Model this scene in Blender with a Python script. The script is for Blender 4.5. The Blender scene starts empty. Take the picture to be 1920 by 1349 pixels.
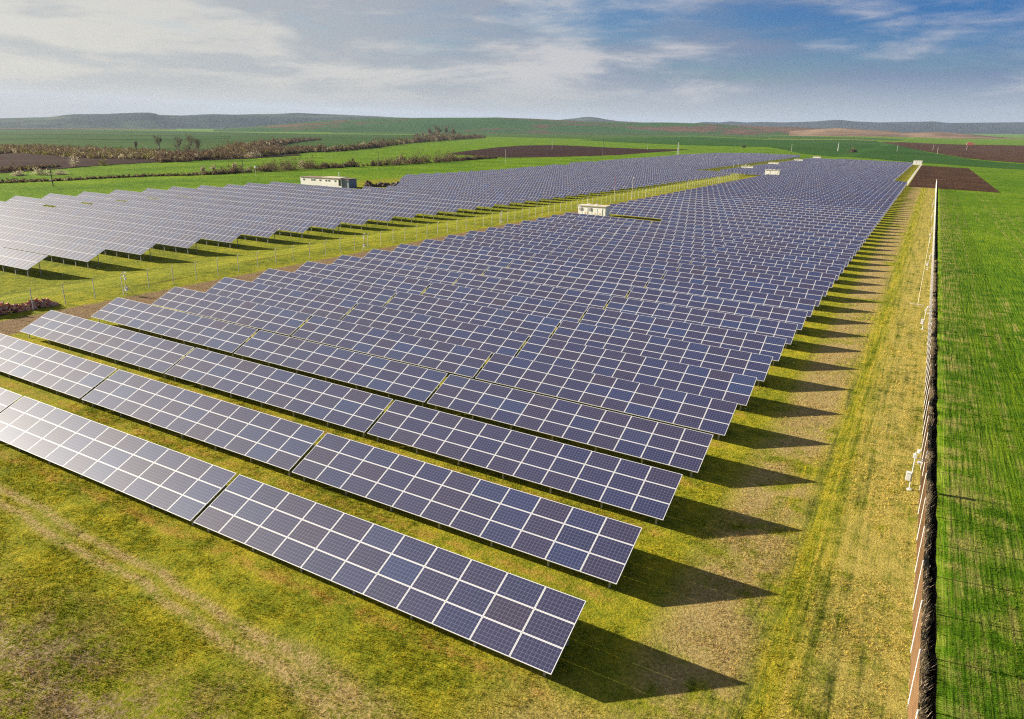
import bpy, bmesh, math, random
import numpy as np
from mathutils import Vector, Matrix
random.seed(7)
rng = np.random.default_rng(11)
R = math.radians
scene = bpy.context.scene
C = scene.collection

# ------------------------------------------------------------------ camera
cam_d = bpy.data.cameras.new('camera')
cam = bpy.data.objects.new('camera', cam_d)
C.objects.link(cam)
CAM = Vector((8.2342, -18.7393, 18.5039))
rx = Vector((0.8706516, 0.4904549, 0.0376803))
ux = Vector((-0.1824362, 0.2508206, 0.9506872))
fx = Vector((-0.4568182, 0.8345915, -0.3078541))
cam.matrix_world = Matrix(((rx.x, ux.x, -fx.x, CAM.x), (rx.y, ux.y, -fx.y, CAM.y), (rx.z, ux.z, -fx.z, CAM.z), (0, 0, 0, 1)))
cam_d.sensor_width = 36.0
cam_d.lens = 36.0 * 1360.01 / 1920.0
cam_d.clip_start = 0.1
cam_d.clip_end = 60000
scene.camera = cam

# ------------------------------------------------------------------ light, sky, exposure
SUN_EL, SUN_AZ = 17.0, -100.9          # azimuth from +Y, clockwise: the sun stands to the left
sun_dir = Vector((math.sin(R(SUN_AZ)) * math.cos(R(SUN_EL)), math.cos(R(SUN_AZ)) * math.cos(R(SUN_EL)), math.sin(R(SUN_EL))))
sun_d = bpy.data.lights.new('sun', 'SUN')
sun_d.energy = 5.0
sun_d.angle = R(0.5)
sun_d.color = (1.0, 0.92, 0.76)
sun = bpy.data.objects.new('sun', sun_d)
C.objects.link(sun)
sun.location = (-60, -20, 60)
sun.rotation_euler = (-sun_dir).to_track_quat('-Z', 'Y').to_euler()
scene.view_settings.view_transform = 'Standard'
scene.view_settings.look = 'None'
scene.view_settings.gamma = 1.0
scene.view_settings.exposure = 1.45
scene.view_settings.use_curve_mapping = False
scene.cycles.max_bounces = 6
scene.cycles.diffuse_bounces = 2
scene.cycles.glossy_bounces = 2
scene.cycles.transparent_max_bounces = 8
scene.cycles.volume_bounces = 0
scene.cycles.use_denoising = False
scene.cycles.sample_clamp_indirect = 3.0
scene.cycles.pixel_filter_type = 'BLACKMAN_HARRIS'
scene.cycles.filter_width = 1.2


class S:
    """short hand for building node trees"""

    def __init__(s, nt):
        s.nt = nt

    def n(s, typ, props=None, **ins):
        nd = s.nt.nodes.new(typ)
        for k, v in (props or {}).items():
            setattr(nd, k, v)
        for k, v in ins.items():
            s.put(nd.inputs[int(k[1:])] if k[0] == '_' and k[1:].isdigit() else nd.inputs[k.replace('_', ' ')], v)
        return nd

    def put(s, sock, v):
        if isinstance(v, bpy.types.NodeSocket):
            s.nt.links.new(v, sock)
        elif v is not None:
            if sock.type == 'RGBA' and len(v) == 3:
                v = (*v, 1)
            sock.default_value = v

    def m(s, op, a, b=None, c=None):
        nd = s.nt.nodes.new('ShaderNodeMath')
        nd.operation = op
        for i, v in enumerate((a, b, c)):
            if v is not None:
                s.put(nd.inputs[i], v)
        return nd.outputs[0]

    def ss(s, x, a, b, lo=0.0, hi=1.0):
        nd = s.nt.nodes.new('ShaderNodeMapRange')
        nd.interpolation_type = 'SMOOTHSTEP'
        for i, v in enumerate((x, a, b, lo, hi)):
            s.put(nd.inputs[i], v)
        return nd.outputs[0]

    def mix(s, f, a, b, mode='MIX'):
        nd = s.nt.nodes.new('ShaderNodeMix')
        nd.data_type = 'RGBA'
        nd.blend_type = mode
        s.put(nd.inputs[0], f)
        s.put(nd.inputs[6], a)
        s.put(nd.inputs[7], b)
        return nd.outputs[2]

    def noise(s, vec, scale, detail=4.0, rough=0.55, dist=0.0):
        nd = s.n('ShaderNodeTexNoise', None, Vector=vec, Scale=scale, Detail=detail, Roughness=rough, Distortion=dist)
        return nd.outputs[0]

    def vscale(s, vec, k):
        nd = s.nt.nodes.new('ShaderNodeVectorMath')
        nd.operation = 'MULTIPLY'
        s.put(nd.inputs[0], vec)
        nd.inputs[1].default_value = k
        return nd.outputs[0]

    def sep(s, vec):
        return s.n('ShaderNodeSeparateXYZ', None, _0=vec).outputs

    def comb(s, x, y, z):
        return s.n('ShaderNodeCombineXYZ', None, _0=x, _1=y, _2=z).outputs[0]

    def ramp(s, f, stops, interp='LINEAR'):
        nd = s.nt.nodes.new('ShaderNodeValToRGB')
        cr = nd.color_ramp
        cr.interpolation = interp
        while len(cr.elements) < len(stops):
            cr.elements.new(0.5)
        for e, (p, col) in zip(cr.elements, stops):
            e.position = p
            e.color = (*col, 1)
        s.put(nd.inputs[0], f)
        return nd.outputs[0]

    def gauss(s, x, c, w):
        d = s.m('DIVIDE', s.m('SUBTRACT', x, c), w)
        return s.m('POWER', 2.718, s.m('MULTIPLY', s.m('MULTIPLY', d, d), -1.0))

    def pos(s):
        return s.nt.nodes.new('ShaderNodeNewGeometry').outputs['Position']

    def island(s):
        return s.nt.nodes.new('ShaderNodeNewGeometry').outputs['Random Per Island']


# world: Nishita sky with a thin broken cloud deck that lies low over the horizon
world = bpy.data.worlds.new('World')
scene.world = world
world.use_nodes = True
wt = world.node_tree
wt.nodes.clear()
w = S(wt)
sky = wt.nodes.new('ShaderNodeTexSky')
sky.sky_type = 'NISHITA'
sky.sun_disc = False
sky.sun_elevation = R(SUN_EL)
sky.sun_rotation = R(SUN_AZ)
sky.altitude = 150
sky.air_density = 1.0
sky.dust_density = 1.5
sky.ozone_density = 2.0
gen = wt.nodes.new('ShaderNodeTexCoord').outputs['Generated']
gx, gy, gz = w.sep(gen)[0:3]
el = w.m('ADD', gz, w.m('ADD', w.m('MULTIPLY', gx, -0.0296), w.m('MULTIPLY', gy, -0.0123)))
cv = w.comb(w.m('ADD', w.m('MULTIPLY', gx, 2.6), 3.3), w.m('ADD', w.m('MULTIPLY', gy, 2.6), 1.7), w.m('MULTIPLY', el, 13.0))
n_big = w.noise(cv, 1.15, 7.0, 0.58, 0.35)
n_fine = w.noise(cv, 4.2, 8.0, 0.62, 0.7)
cl = w.m('ADD', w.m('MULTIPLY', n_big, 0.72), w.m('MULTIPLY', n_fine, 0.30))
toward = w.m('ADD', w.m('MULTIPLY', gx, sun_dir.x), w.m('MULTIPLY', gy, sun_dir.y))   # 1 toward the sun
veil = w.ss(el, 0.085, 0.0, 0.0, 0.30)
bias = w.m('ADD', w.m('ADD', cl, veil), w.ss(toward, -0.15, 0.6, -0.01, 0.17))
cover = w.ss(bias, 0.43, 0.66)
shade = w.noise(cv, 1.5, 6.0, 0.58, 0.3)
away = w.ss(toward, 0.75, -0.25)
tint = w.mix(w.m('MULTIPLY', w.ss(el, 0.0, 0.13), away), (0.72, 0.78, 0.85), (0.07, 0.36, 0.80))
skyc = w.mix(1.0, sky.outputs[0], tint, 'MULTIPLY')
warm = w.mix(w.ss(toward, -0.35, 0.9), (3.9, 3.85, 4.3), (5.2, 4.9, 4.35))
dark = w.mix(w.ss(toward, -0.35, 0.9), (0.70, 1.25, 2.5), (3.8, 3.8, 3.7))
lowc = w.mix(w.ss(toward, -0.35, 0.9), (2.9, 3.3, 3.9), (3.75, 3.55, 2.95))
cloudc = w.mix(w.ss(shade, 0.43, 0.58), dark, warm)
cloudc = w.mix(w.ss(el, 0.075, 0.01), cloudc, lowc)
skymix = w.mix(w.m('MULTIPLY', cover, 0.88), skyc, cloudc)
bg = w.n('ShaderNodeBackground', None, Color=skymix, Strength=0.05)
wo = wt.nodes.new('ShaderNodeOutputWorld')
wt.links.new(bg.outputs[0], wo.inputs[0])


# ------------------------------------------------------------------ helpers
def tag(o, label=None, cat=None, group=None, kind=None):
    if label: o['label'] = label
    if cat: o['category'] = cat
    if group: o['group'] = group
    if kind: o['kind'] = kind
    return o


def empty(name, loc, rot=(0, 0, 0)):
    o = bpy.data.objects.new(name, None)
    o.empty_display_size = 0.3
    C.objects.link(o)
    o.location = loc
    o.rotation_euler = rot
    return o


def link(name, me, parent=None, loc=None):
    o = bpy.data.objects.new(name, me)
    C.objects.link(o)
    if parent: o.parent = parent
    if loc is not None: o.location = loc
    return o


class MB:
    """collects boxes, bars and polygons into one mesh"""

    def __init__(s):
        s.v, s.f, s.uv, s.mi = [], [], [], []

    def add(s, vs, fs, uvs=None, mi=0):
        b = len(s.v)
        s.v += [tuple(p) for p in vs]
        for i, f in enumerate(fs):
            s.f.append(tuple(b + j for j in f))
            s.uv.append(uvs[i] if uvs else [(0, 0)] * len(f))
            s.mi.append(mi)

    def box(s, x0, x1, y0, y1, z0, z1, mi=0):
        s.add([(x0, y0, z0), (x1, y0, z0), (x1, y1, z0), (x0, y1, z0), (x0, y0, z1), (x1, y0, z1), (x1, y1, z1), (x0, y1, z1)],
              [(0, 3, 2, 1), (4, 5, 6, 7), (0, 1, 5, 4), (1, 2, 6, 5), (2, 3, 7, 6), (3, 0, 4, 7)], None, mi)

    def bar(s, a, b, r, r2=None, n=6, mi=0):
        a, b = Vector(a), Vector(b)
        r2 = r if r2 is None else r2
        d = (b - a).normalized()
        t = Vector((0, 0, 1)) if abs(d.z) < 0.9 else Vector((1, 0, 0))
        p = d.cross(t).normalized()
        q_ = d.cross(p)
        vs = []
        for c, rr in ((a, r), (b, r2)):
            for i in range(n):
                an = 2 * math.pi * (i + 0.5) / n
                vs.append(c + p * (rr * math.cos(an)) + q_ * (rr * math.sin(an)))
        fs = [(i, (i + 1) % n, n + (i + 1) % n, n + i) for i in range(n)]
        fs += [tuple(range(n - 1, -1, -1)), tuple(range(n, 2 * n))]
        s.add(vs, fs, None, mi)

    def mesh(s, name, mats):
        me = bpy.data.meshes.new(name)
        me.from_pydata(s.v, [], s.f)
        for m_ in (mats if isinstance(mats, (list, tuple)) else [mats]):
            me.materials.append(m_)
        uvl = me.uv_layers.new(name='UVMap')
        flat = [c for u in s.uv for p in u for c in p]
        uvl.data.foreach_set('uv', flat)
        me.polygons.foreach_set('material_index', s.mi)
        me.update()
        return me

    def build(s, name, mats, parent=None, loc=None):
        return link(name, s.mesh(name, mats), parent, loc)


UP = Vector((-0.0296, -0.01234, 1.0))          # plumb line: the site lies on a slight slope


def smooth(a, b, x):
    t = min(1.0, max(0.0, (x - a) / (b - a)))
    return t * t * (3 - 2 * t)


def H(x, y):
    """height of the land: flat in the right field, lower in the left one, level country beyond"""
    bx, by = min(60.0, max(-185.0, x)), min(850.0, max(-100.0, y))
    d = smooth(-66, -88, bx)
    z = d * (-3.12 + .00566 * (bx + 78) + .00199 * (by - 25))
    return z + .0296 * (x - bx) + .01234 * (y - by)


def pbsdf(name, color=None, rough=0.6, metal=0.0, spec=0.5):
    m_ = bpy.data.materials.new(name)
    m_.use_nodes = True
    b = m_.node_tree.nodes['Principled BSDF']
    if color is not None: b.inputs['Base Color'].default_value = (*color, 1)
    b.inputs['Roughness'].default_value = rough
    b.inputs['Metallic'].default_value = metal
    b.inputs['Specular IOR Level'].default_value = spec
    return m_, S(m_.node_tree), b


def worn(name, c1, c2, scale=3.0, rough=0.6, metal=0.0):
    """paint, metal or plaster with uneven tone"""
    m_, s, b = pbsdf(name, c1, rough, metal)
    p = s.pos()
    f = s.m('ADD', s.m('MULTIPLY', s.noise(p, scale, 5.0, 0.6), 0.7), s.m('MULTIPLY', s.noise(p, scale * 7, 3.0), 0.35))
    s.put(b.inputs['Base Color'], s.mix(s.ss(f, 0.35, 0.7), c1, c2))
    return m_

# ------------------------------------------------------------------ ground colours (all follow world position)
ROWP = 6.0735
G_DARK, G_MID, G_YEL = (.055, .078, .008), (.20, .215, .014), (.44, .36, .024)
DRY, RUST, PALE = (.47, .34, .155), (.40, .23, .055), (.50, .42, .28)


def yard_color(s, p, boost=1.0):
    x, y, z = s.sep(p)[0:3]
    big = s.noise(s.vscale(p, (1, 1, 0)), .16, 5.0, .6)
    med = s.noise(s.vscale(p, (1, 1, 0)), .9, 6.0, .65)
    fin = s.noise(s.vscale(p, (1, 1, 0)), 6.5, 4.0, .6)
    streak = s.noise(s.vscale(p, (2.6, .07, 0)), 1.0, 4.0, .6)
    xs = s.noise(s.vscale(p, (.05, 2.2, 0)), 1.0, 3.0, .6)
    f = s.m('ADD', s.m('ADD', s.m('MULTIPLY', big, .30), s.m('MULTIPLY', med, .42)), s.m('MULTIPLY', fin, .38))
    fine_st = s.noise(s.vscale(p, (9.0, .25, 0)), 1.0, 3.0, .6)
    lane = s.m('MULTIPLY', s.ss(x, 3.2, 5.5), s.ss(x, 11.6, 9.5))
    f = s.m('ADD', f, s.m('MULTIPLY', lane, s.m('ADD', s.m('MULTIPLY', s.m('SUBTRACT', streak, .5), .60), s.m('MULTIPLY', s.m('SUBTRACT', fine_st, .5), .40))))
    f = s.m('ADD', f, s.m('MULTIPLY', s.ss(x, -60, -66), -.055))
    col = s.ramp(f, [(.36, G_DARK), (.50, G_MID), (.66, G_YEL), (.8, (.36, .29, .05))])
    # rust coloured thatch under the drip edge of every row
    ph = s.m('FRACT', s.m('DIVIDE', s.m('ADD', y, s.m('ADD', .72, s.m('MULTIPLY', s.m('SUBTRACT', med, .5), .9))), ROWP))
    drip = s.m('MULTIPLY', s.gauss(ph, .07, .055), s.m('MULTIPLY', s.m('MULTIPLY', s.ss(x, .6, -.4), s.ss(y, -1.2, -.9)), s.ss(x, -58, -55)))
    drip = s.m('MULTIPLY', drip, s.ss(s.m('ADD', med, s.m('MULTIPLY', fin, .5)), .62, .85))
    col = s.mix(s.m('MULTIPLY', drip, .7), col, RUST)
    # two wheel ruts along the front row
    base = s.m('ADD', s.m('MULTIPLY', s.m('ADD', x, 30), -.05), s.m('MULTIPLY', s.m('SUBTRACT', s.noise(s.vscale(p, (.14, 0, 0)), 1.0, 2.0), .5), 1.6))
    base = s.m('ADD', base, s.ss(x, -9, 1, 0, -.9))
    wid = s.ss(x, -14, -3, .26, .75)
    r1 = s.gauss(y, s.m('ADD', base, -2.35), wid)
    r2 = s.gauss(y, s.m('ADD', base, -3.15), wid)
    r3 = s.m('MULTIPLY', s.gauss(y, s.m('ADD', base, -8.1), .55), 1.0)
    rut = s.m('MULTIPLY', s.m('MAXIMUM', s.m('MAXIMUM', r1, r2), r3), s.ss(s.m('ADD', s.m('MULTIPLY', med, .6), s.m('MULTIPLY', fin, .5)), .38, .62))
    # worn tan patches beside the row ends and the dry strip along the fence
    tan = s.m('MULTIPLY', s.m('MULTIPLY', s.ss(x, 1.2, 3.2), s.ss(x, 6.6, 4.8)), s.ss(s.m('ADD', big, s.m('MULTIPLY', med, .35)), .52, .70))
    front = s.m('MULTIPLY', s.m('MULTIPLY', s.ss(x, -3.5, 1.5), s.ss(y, 2.0, -2.5)), s.ss(s.m('ADD', big, s.m('MULTIPLY', med, .4)), .52, .74))
    dryf = s.m('MULTIPLY', s.ss(s.m('ADD', x, s.m('MULTIPLY', s.m('SUBTRACT', streak, .5), 3.0)), 6.2, 8.8), s.ss(s.m('ADD', med, s.m('MULTIPLY', streak, .5)), .50, .86))
    dry = s.m('MAXIMUM', s.m('MAXIMUM', rut, s.m('MULTIPLY', front, .9)), s.m('MAXIMUM', s.m('MULTIPLY', tan, .95), s.m('MULTIPLY', dryf, .8)))
    drycol = s.mix(s.ss(fin, .35, .65), (.30, .20, .075), DRY)
    drycol = s.mix(s.m('MULTIPLY', dryf, .55), drycol, (.52, .41, .09))
    col = s.mix(s.m('MULTIPLY', dry, .9), col, drycol)
    col = s.mix(s.m('MULTIPLY', s.m('MULTIPLY', r3, s.ss(fin, .5, .68)), .8), col, PALE)
    bare = s.m('MULTIPLY', s.m('MULTIPLY', s.ss(s.m('ADD', y, s.m('MULTIPLY', s.m('SUBTRACT', big, .5), 8.0)), -4.6, -8.5), s.ss(x, 2, -6)), s.ss(s.m('ADD', med, s.m('MULTIPLY', fin, .4)), .62, .78))
    col = s.mix(s.m('MULTIPLY', bare, .8), col, s.mix(s.ss(fin, .4, .62), (.11, .075, .035), (.30, .22, .13)))
    # bare service track between the two fields
    edge = s.m('ADD', x, s.m('MULTIPLY', s.m('SUBTRACT', med, .5), 1.6))
    trk = s.m('MULTIPLY', s.ss(edge, -62.6, -61.6), s.ss(edge, -56.6, -57.6))
    col = s.mix(s.m('MULTIPLY', trk, s.ss(s.m('ADD', med, s.m('MULTIPLY', fin, .3)), .42, .62, .45, .95)), col, s.mix(s.ss(fin, .4, .65), (.16, .10, .055), (.33, .215, .13)))
    lines = s.m('MULTIPLY', s.m('MULTIPLY', s.ss(x, -63, -65), s.ss(x, -90, -80)), s.ss(s.noise(s.vscale(p, (.9, .05, 0)), 1.0, 3.0), .58, .66))
    col = s.mix(s.m('MULTIPLY', lines, .8), col, (.10, .085, .010))
    # soil at the fence foot
    ft = s.m('MULTIPLY', s.ss(x, 10.95, 11.3), s.ss(fin, .3, .6, .5, .9))
    col = s.mix(ft, col, (.17, .115, .075))
    return col, f, fin, med


def crop_color(s, p):
    x, y, z = s.sep(p)[0:3]
    fl = s.vscale(p, (1, 1, 0))
    big = s.noise(fl, .035, 5.0, .6)
    med = s.noise(fl, .5, 6.0, .65)
    fin = s.noise(fl, 6.0, 4.0, .6)
    rowy = s.noise(s.vscale(p, (5.5, .12, 0)), 1.0, 3.0, .6)
    wide = s.noise(s.vscale(p, (.55, .02, 0)), 1.0, 3.0, .6)
    near = s.m('MULTIPLY', s.ss(x, 11.5, 12.5), s.ss(y, 420, 200))
    f = s.m('ADD', s.m('ADD', s.m('MULTIPLY', big, .35), s.m('MULTIPLY', med, .4)), s.m('MULTIPLY', fin, .2))
    f = s.m('ADD', f, s.m('MULTIPLY', near, s.m('MULTIPLY', s.m('SUBTRACT', rowy, .5), .35)))
    col = s.ramp(f, [(.30, (.023, .064, .004)), (.43, (.072, .150, .005)), (.57, (.170, .250, .010)), (.74, (.28, .32, .025))])
    # thin places beside the fence and along the tramlines
    thin = s.m('MULTIPLY', near, s.m('MAXIMUM', s.m('MULTIPLY', s.ss(x, 15.5, 12.5), .8), s.m('MULTIPLY', s.ss(wide, .56, .66), .8)))
    xw = s.m('ADD', x, s.m('MULTIPLY', s.m('SUBTRACT', s.noise(s.vscale(p, (0, .02, 0)), 1.0, 2.0), .5), 3.0))
    tram = s.m('MAXIMUM', s.m('MAXIMUM', s.gauss(xw, 14.2, .22), s.gauss(xw, 16.0, .22)), s.m('MAXIMUM', s.gauss(xw, 24.4, .3), s.gauss(xw, 26.2, .3)))
    thin = s.m('MAXIMUM', thin, s.m('MULTIPLY', s.m('MULTIPLY', tram, near), .75))
    thin = s.m('MULTIPLY', thin, s.ss(s.m('ADD', med, s.m('MULTIPLY', rowy, .5)), .66, .92))
    col = s.mix(s.m('MULTIPLY', thin, .85), col, (.34, .27, .09))
    return col, fin, near


def ground_mat(name, kind):
    m_, s, b = pbsdf(name, None, .95, 0, .04)
    p = s.pos()
    if kind == 'yard':
        col, f, fin, med = yard_color(s, p)
        hgt = s.m('ADD', s.m('MULTIPLY', s.noise(p, 9.0, 6.0, .7), .8), s.m('MULTIPLY', s.noise(p, 1.3, 4.0, .6), .9))
        dist = .22
    else:
        col, fin, near = crop_color(s, p)
        hgt = s.m('ADD', s.m('MULTIPLY', s.noise(p, 7.0, 6.0, .7), .8), s.noise(s.vscale(p, (5.5, .3, 0)), 1.0, 3.0))
        dist = .25
    s.put(b.inputs['Base Color'], col)
    bump = s.n('ShaderNodeBump', None, Strength=.9, Distance=dist, Height=hgt)
    s.put(b.inputs['Normal'], bump.outputs[0])
    return m_


M_YARD, M_CROP = ground_mat('yard_grass', 'yard'), ground_mat('young_crop', 'crop')


def plain_field(name, stops, scale, rowvec=(1, .05, 0), rowscale=.4, rough=.95, bumpd=.3):
    """a far field: one green or bare soil with patches and drill rows"""
    m_, s, b = pbsdf(name, None, rough, 0, .03)
    p = s.pos()
    f = s.m('ADD', s.m('ADD', s.m('MULTIPLY', s.noise(p, scale, 5.0, .6), .5), s.m('MULTIPLY', s.noise(p, scale * 12, 4.0, .6), .28)),
            s.m('MULTIPLY', s.noise(s.vscale(p, rowvec), rowscale, 4.0, .6), .28))
    s.put(b.inputs['Base Color'], s.ramp(f, stops))
    bump = s.n('ShaderNodeBump', None, Strength=.8, Distance=bumpd, Height=s.noise(s.vscale(p, rowvec), rowscale * 3, 5.0, .7))
    s.put(b.inputs['Normal'], bump.outputs[0])
    return m_


SOIL = [(.35, (.032, .016, .009)), (.5, (.062, .031, .016)), (.62, (.098, .052, .027)), (.75, (.16, .095, .05))]
SOIL2 = [(.35, (.022, .011, .010)), (.5, (.036, .018, .014)), (.7, (.060, .032, .022))]
M_SOIL = plain_field('ploughed_soil', SOIL, .06, (1, .03, 0), 1.1)
M_SOILD = plain_field('dark_soil', SOIL2, .02, (.3, 1, 0), .15)
M_GREEND = plain_field('dark_green_field', [(.38, (.020, .060, .008)), (.5, (.030, .082, .010)), (.65, (.045, .105, .014))], .004, (.05, 1, 0), .03)  # this and the next two field greens are darker than the near crop
M_GREENF = plain_field('far_green_field', [(.38, (.022, .052, .010)), (.5, (.036, .078, .013)), (.65, (.055, .100, .018))], .003, (.3, 1, 0), .012)
M_GREENM = plain_field('mid_green_field', [(.38, (.034, .070, .012)), (.5, (.050, .098, .015)), (.65, (.070, .120, .018))], .003, (.3, 1, 0), .012)
M_STRIPB = plain_field('fallow_strip', [(.35, (.060, .036, .024)), (.6, (.11, .07, .045))], .01)
M_PALE = plain_field('pale_strip_crop', [(.35, (.15, .21, .03)), (.65, (.22, .27, .05))], .01)
M_ROADF = plain_field('pale_road', [(.35, (.30, .26, .22)), (.65, (.42, .37, .32))], .01)

# ------------------------------------------------------------------ the land: one sheet out to the horizon
def axis(parts):
    out = []
    for a, b, st in parts:
        out += list(np.arange(a, b, st))
    return out


def grow(a, lim, st, k):
    out = []
    while abs(a) < abs(lim):
        a += st
        st *= k
        out.append(a)
    return out


xs = sorted(grow(-260, -19000, -12, 1.16)) + axis([(-260, -110, 6), (-110, -50, 1.5), (-185, -184, 1), (-50, 10, 3.0)]) + \
    [10.4, 10.95, 11.40, 11.48, 11.64, 11.72, 12.4, 13.5, 15.5] + axis([(18, 60, 4)]) + grow(60, 6000, 6, 1.2)
xs = sorted(xs)
ys = sorted(grow(-44, -400, -10, 1.4)) + axis([(-44, 120, .8), (120, 400, 3.0), (400, 860, 15)]) + grow(860, 21000, 20, 1.14)
xs, ys = np.array(xs), np.array(ys)


def in_yard(x, y):
    if x > 11.2 or y < -40: return False
    if y < 336: return x > (-178 if y > 40 else -140)
    return x < -.2 and y < 700 and x > -178


def build_land():
    nx, ny = len(xs), len(ys)
    jit = np.interp(np.arange(ny), np.arange(0, ny, 1), rng.normal(0, .022, ny))
    V = np.zeros((ny, nx, 3))
    for j, y in enumerate(ys):
        for i, x in enumerate(xs):
            z = H(x, y)
            xx = x
            if 10.9 < x < 12.2 and -40 < y < 375:
                xx = x + jit[j]
                if x in (11.48, 11.64): z -= (.6 + .8 * abs(jit[j]))
                elif x == 11.40: z += .06
            V[j, i] = (xx, y, z)
    idx = np.arange(nx * ny).reshape(ny, nx)
    F = np.stack([idx[:-1, :-1], idx[:-1, 1:], idx[1:, 1:], idx[1:, :-1]], -1).reshape(-1, 4)
    me = bpy.data.meshes.new('ground')
    me.vertices.add(nx * ny)
    me.vertices.foreach_set('co', V.ravel())
    me.loops.add(F.size)
    me.loops.foreach_set('vertex_index', F.ravel().astype(np.int32))
    me.polygons.add(len(F))
    me.polygons.foreach_set('loop_start', np.arange(0, F.size, 4, dtype=np.int32))
    me.polygons.foreach_set('loop_total', np.full(len(F), 4, np.int32))
    me.materials.append(M_CROP)
    me.materials.append(M_YARD)
    me.materials.append(M_DITCH)
    cxm, cym = (xs[:-1] + xs[1:]) / 2, (ys[:-1] + ys[1:]) / 2
    mi = np.array([[(2 if (11.40 < x < 11.72 and y < 375) else (1 if in_yard(x, y) else 0)) for x in cxm] for y in cym], np.int32).ravel()
    me.polygons.foreach_set('material_index', mi)
    me.polygons.foreach_set('use_smooth', np.ones(len(F), bool))
    me.update(calc_edges=True)
    o = link('ground', me)
    tag(o, kind='structure')


M_DITCH, s_, b_ = pbsdf('ditch_soil_shade', None, .95, 0, .1)
p_ = s_.pos()
s_.put(b_.inputs['Base Color'], s_.mix(s_.ss(s_.noise(p_, 3.0, 5.0, .65), .4, .65), (.012, .010, .009), (.045, .033, .022)))  # near-black tones paint the ditch's shade into its soil colour
s_.put(b_.inputs['Normal'], s_.n('ShaderNodeBump', None, Strength=1.0, Distance=.2, Height=s_.noise(p_, 6.0, 5.0, .7)).outputs[0])
build_land()


def clip_poly(poly, axis_, lim, keep_gt):
    out = []
    for i in range(len(poly)):
        a, b = poly[i], poly[(i + 1) % len(poly)]
        ia = (a[axis_] > lim) == keep_gt or a[axis_] == lim
        ib = (b[axis_] > lim) == keep_gt or b[axis_] == lim
        if ia: out.append(a)
        if ia != ib:
            t = (lim - a[axis_]) / (b[axis_] - a[axis_])
            out.append((a[0] + t * (b[0] - a[0]), a[1] + t * (b[1] - a[1])))
    return out


def sheet(name, poly, mat_, off):
    """a field, draped over the land a little above it"""
    px_, py_ = [p[0] for p in poly], [p[1] for p in poly]
    n = 14
    gx_ = sorted(set(list(np.linspace(min(px_), max(px_), n)) + [v for v in (-185.0, -88.0, -82.0, -77.0, -72.0, -66.0, 60.0) if min(px_) < v < max(px_)]))
    gy_ = sorted(set(list(np.linspace(min(py_), max(py_), n)) + [v for v in (850.0,) if min(py_) < v < max(py_)]))
    from mathutils.geometry import tessellate_polygon
    mb = MB()
    for tri in tessellate_polygon([[Vector((p[0], p[1], 0)) for p in poly]]):
        t3 = [tuple(poly[i_]) for i_ in tri]
        for i in range(len(gx_) - 1):
            col = clip_poly(clip_poly(t3, 0, gx_[i], True), 0, gx_[i + 1], False)
            if len(col) < 3: continue
            for j in range(len(gy_) - 1):
                c = clip_poly(clip_poly(col, 1, gy_[j], True), 1, gy_[j + 1], False)
                if len(c) < 3: continue
                mb.add([(p[0], p[1], H(p[0], p[1]) + off) for p in c], [tuple(range(len(c)))])
    o = mb.build(name, mat_)
    bm = bmesh.new()
    bm.from_mesh(o.data)
    bmesh.ops.remove_doubles(bm, verts=bm.verts, dist=.05)
    for f in bm.faces:
        f.normal_update()
        if f.normal.z < 0: f.normal_flip()
    bm.to_mesh(o.data)
    bm.free()
    tag(o, kind='structure')
    return o


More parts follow.
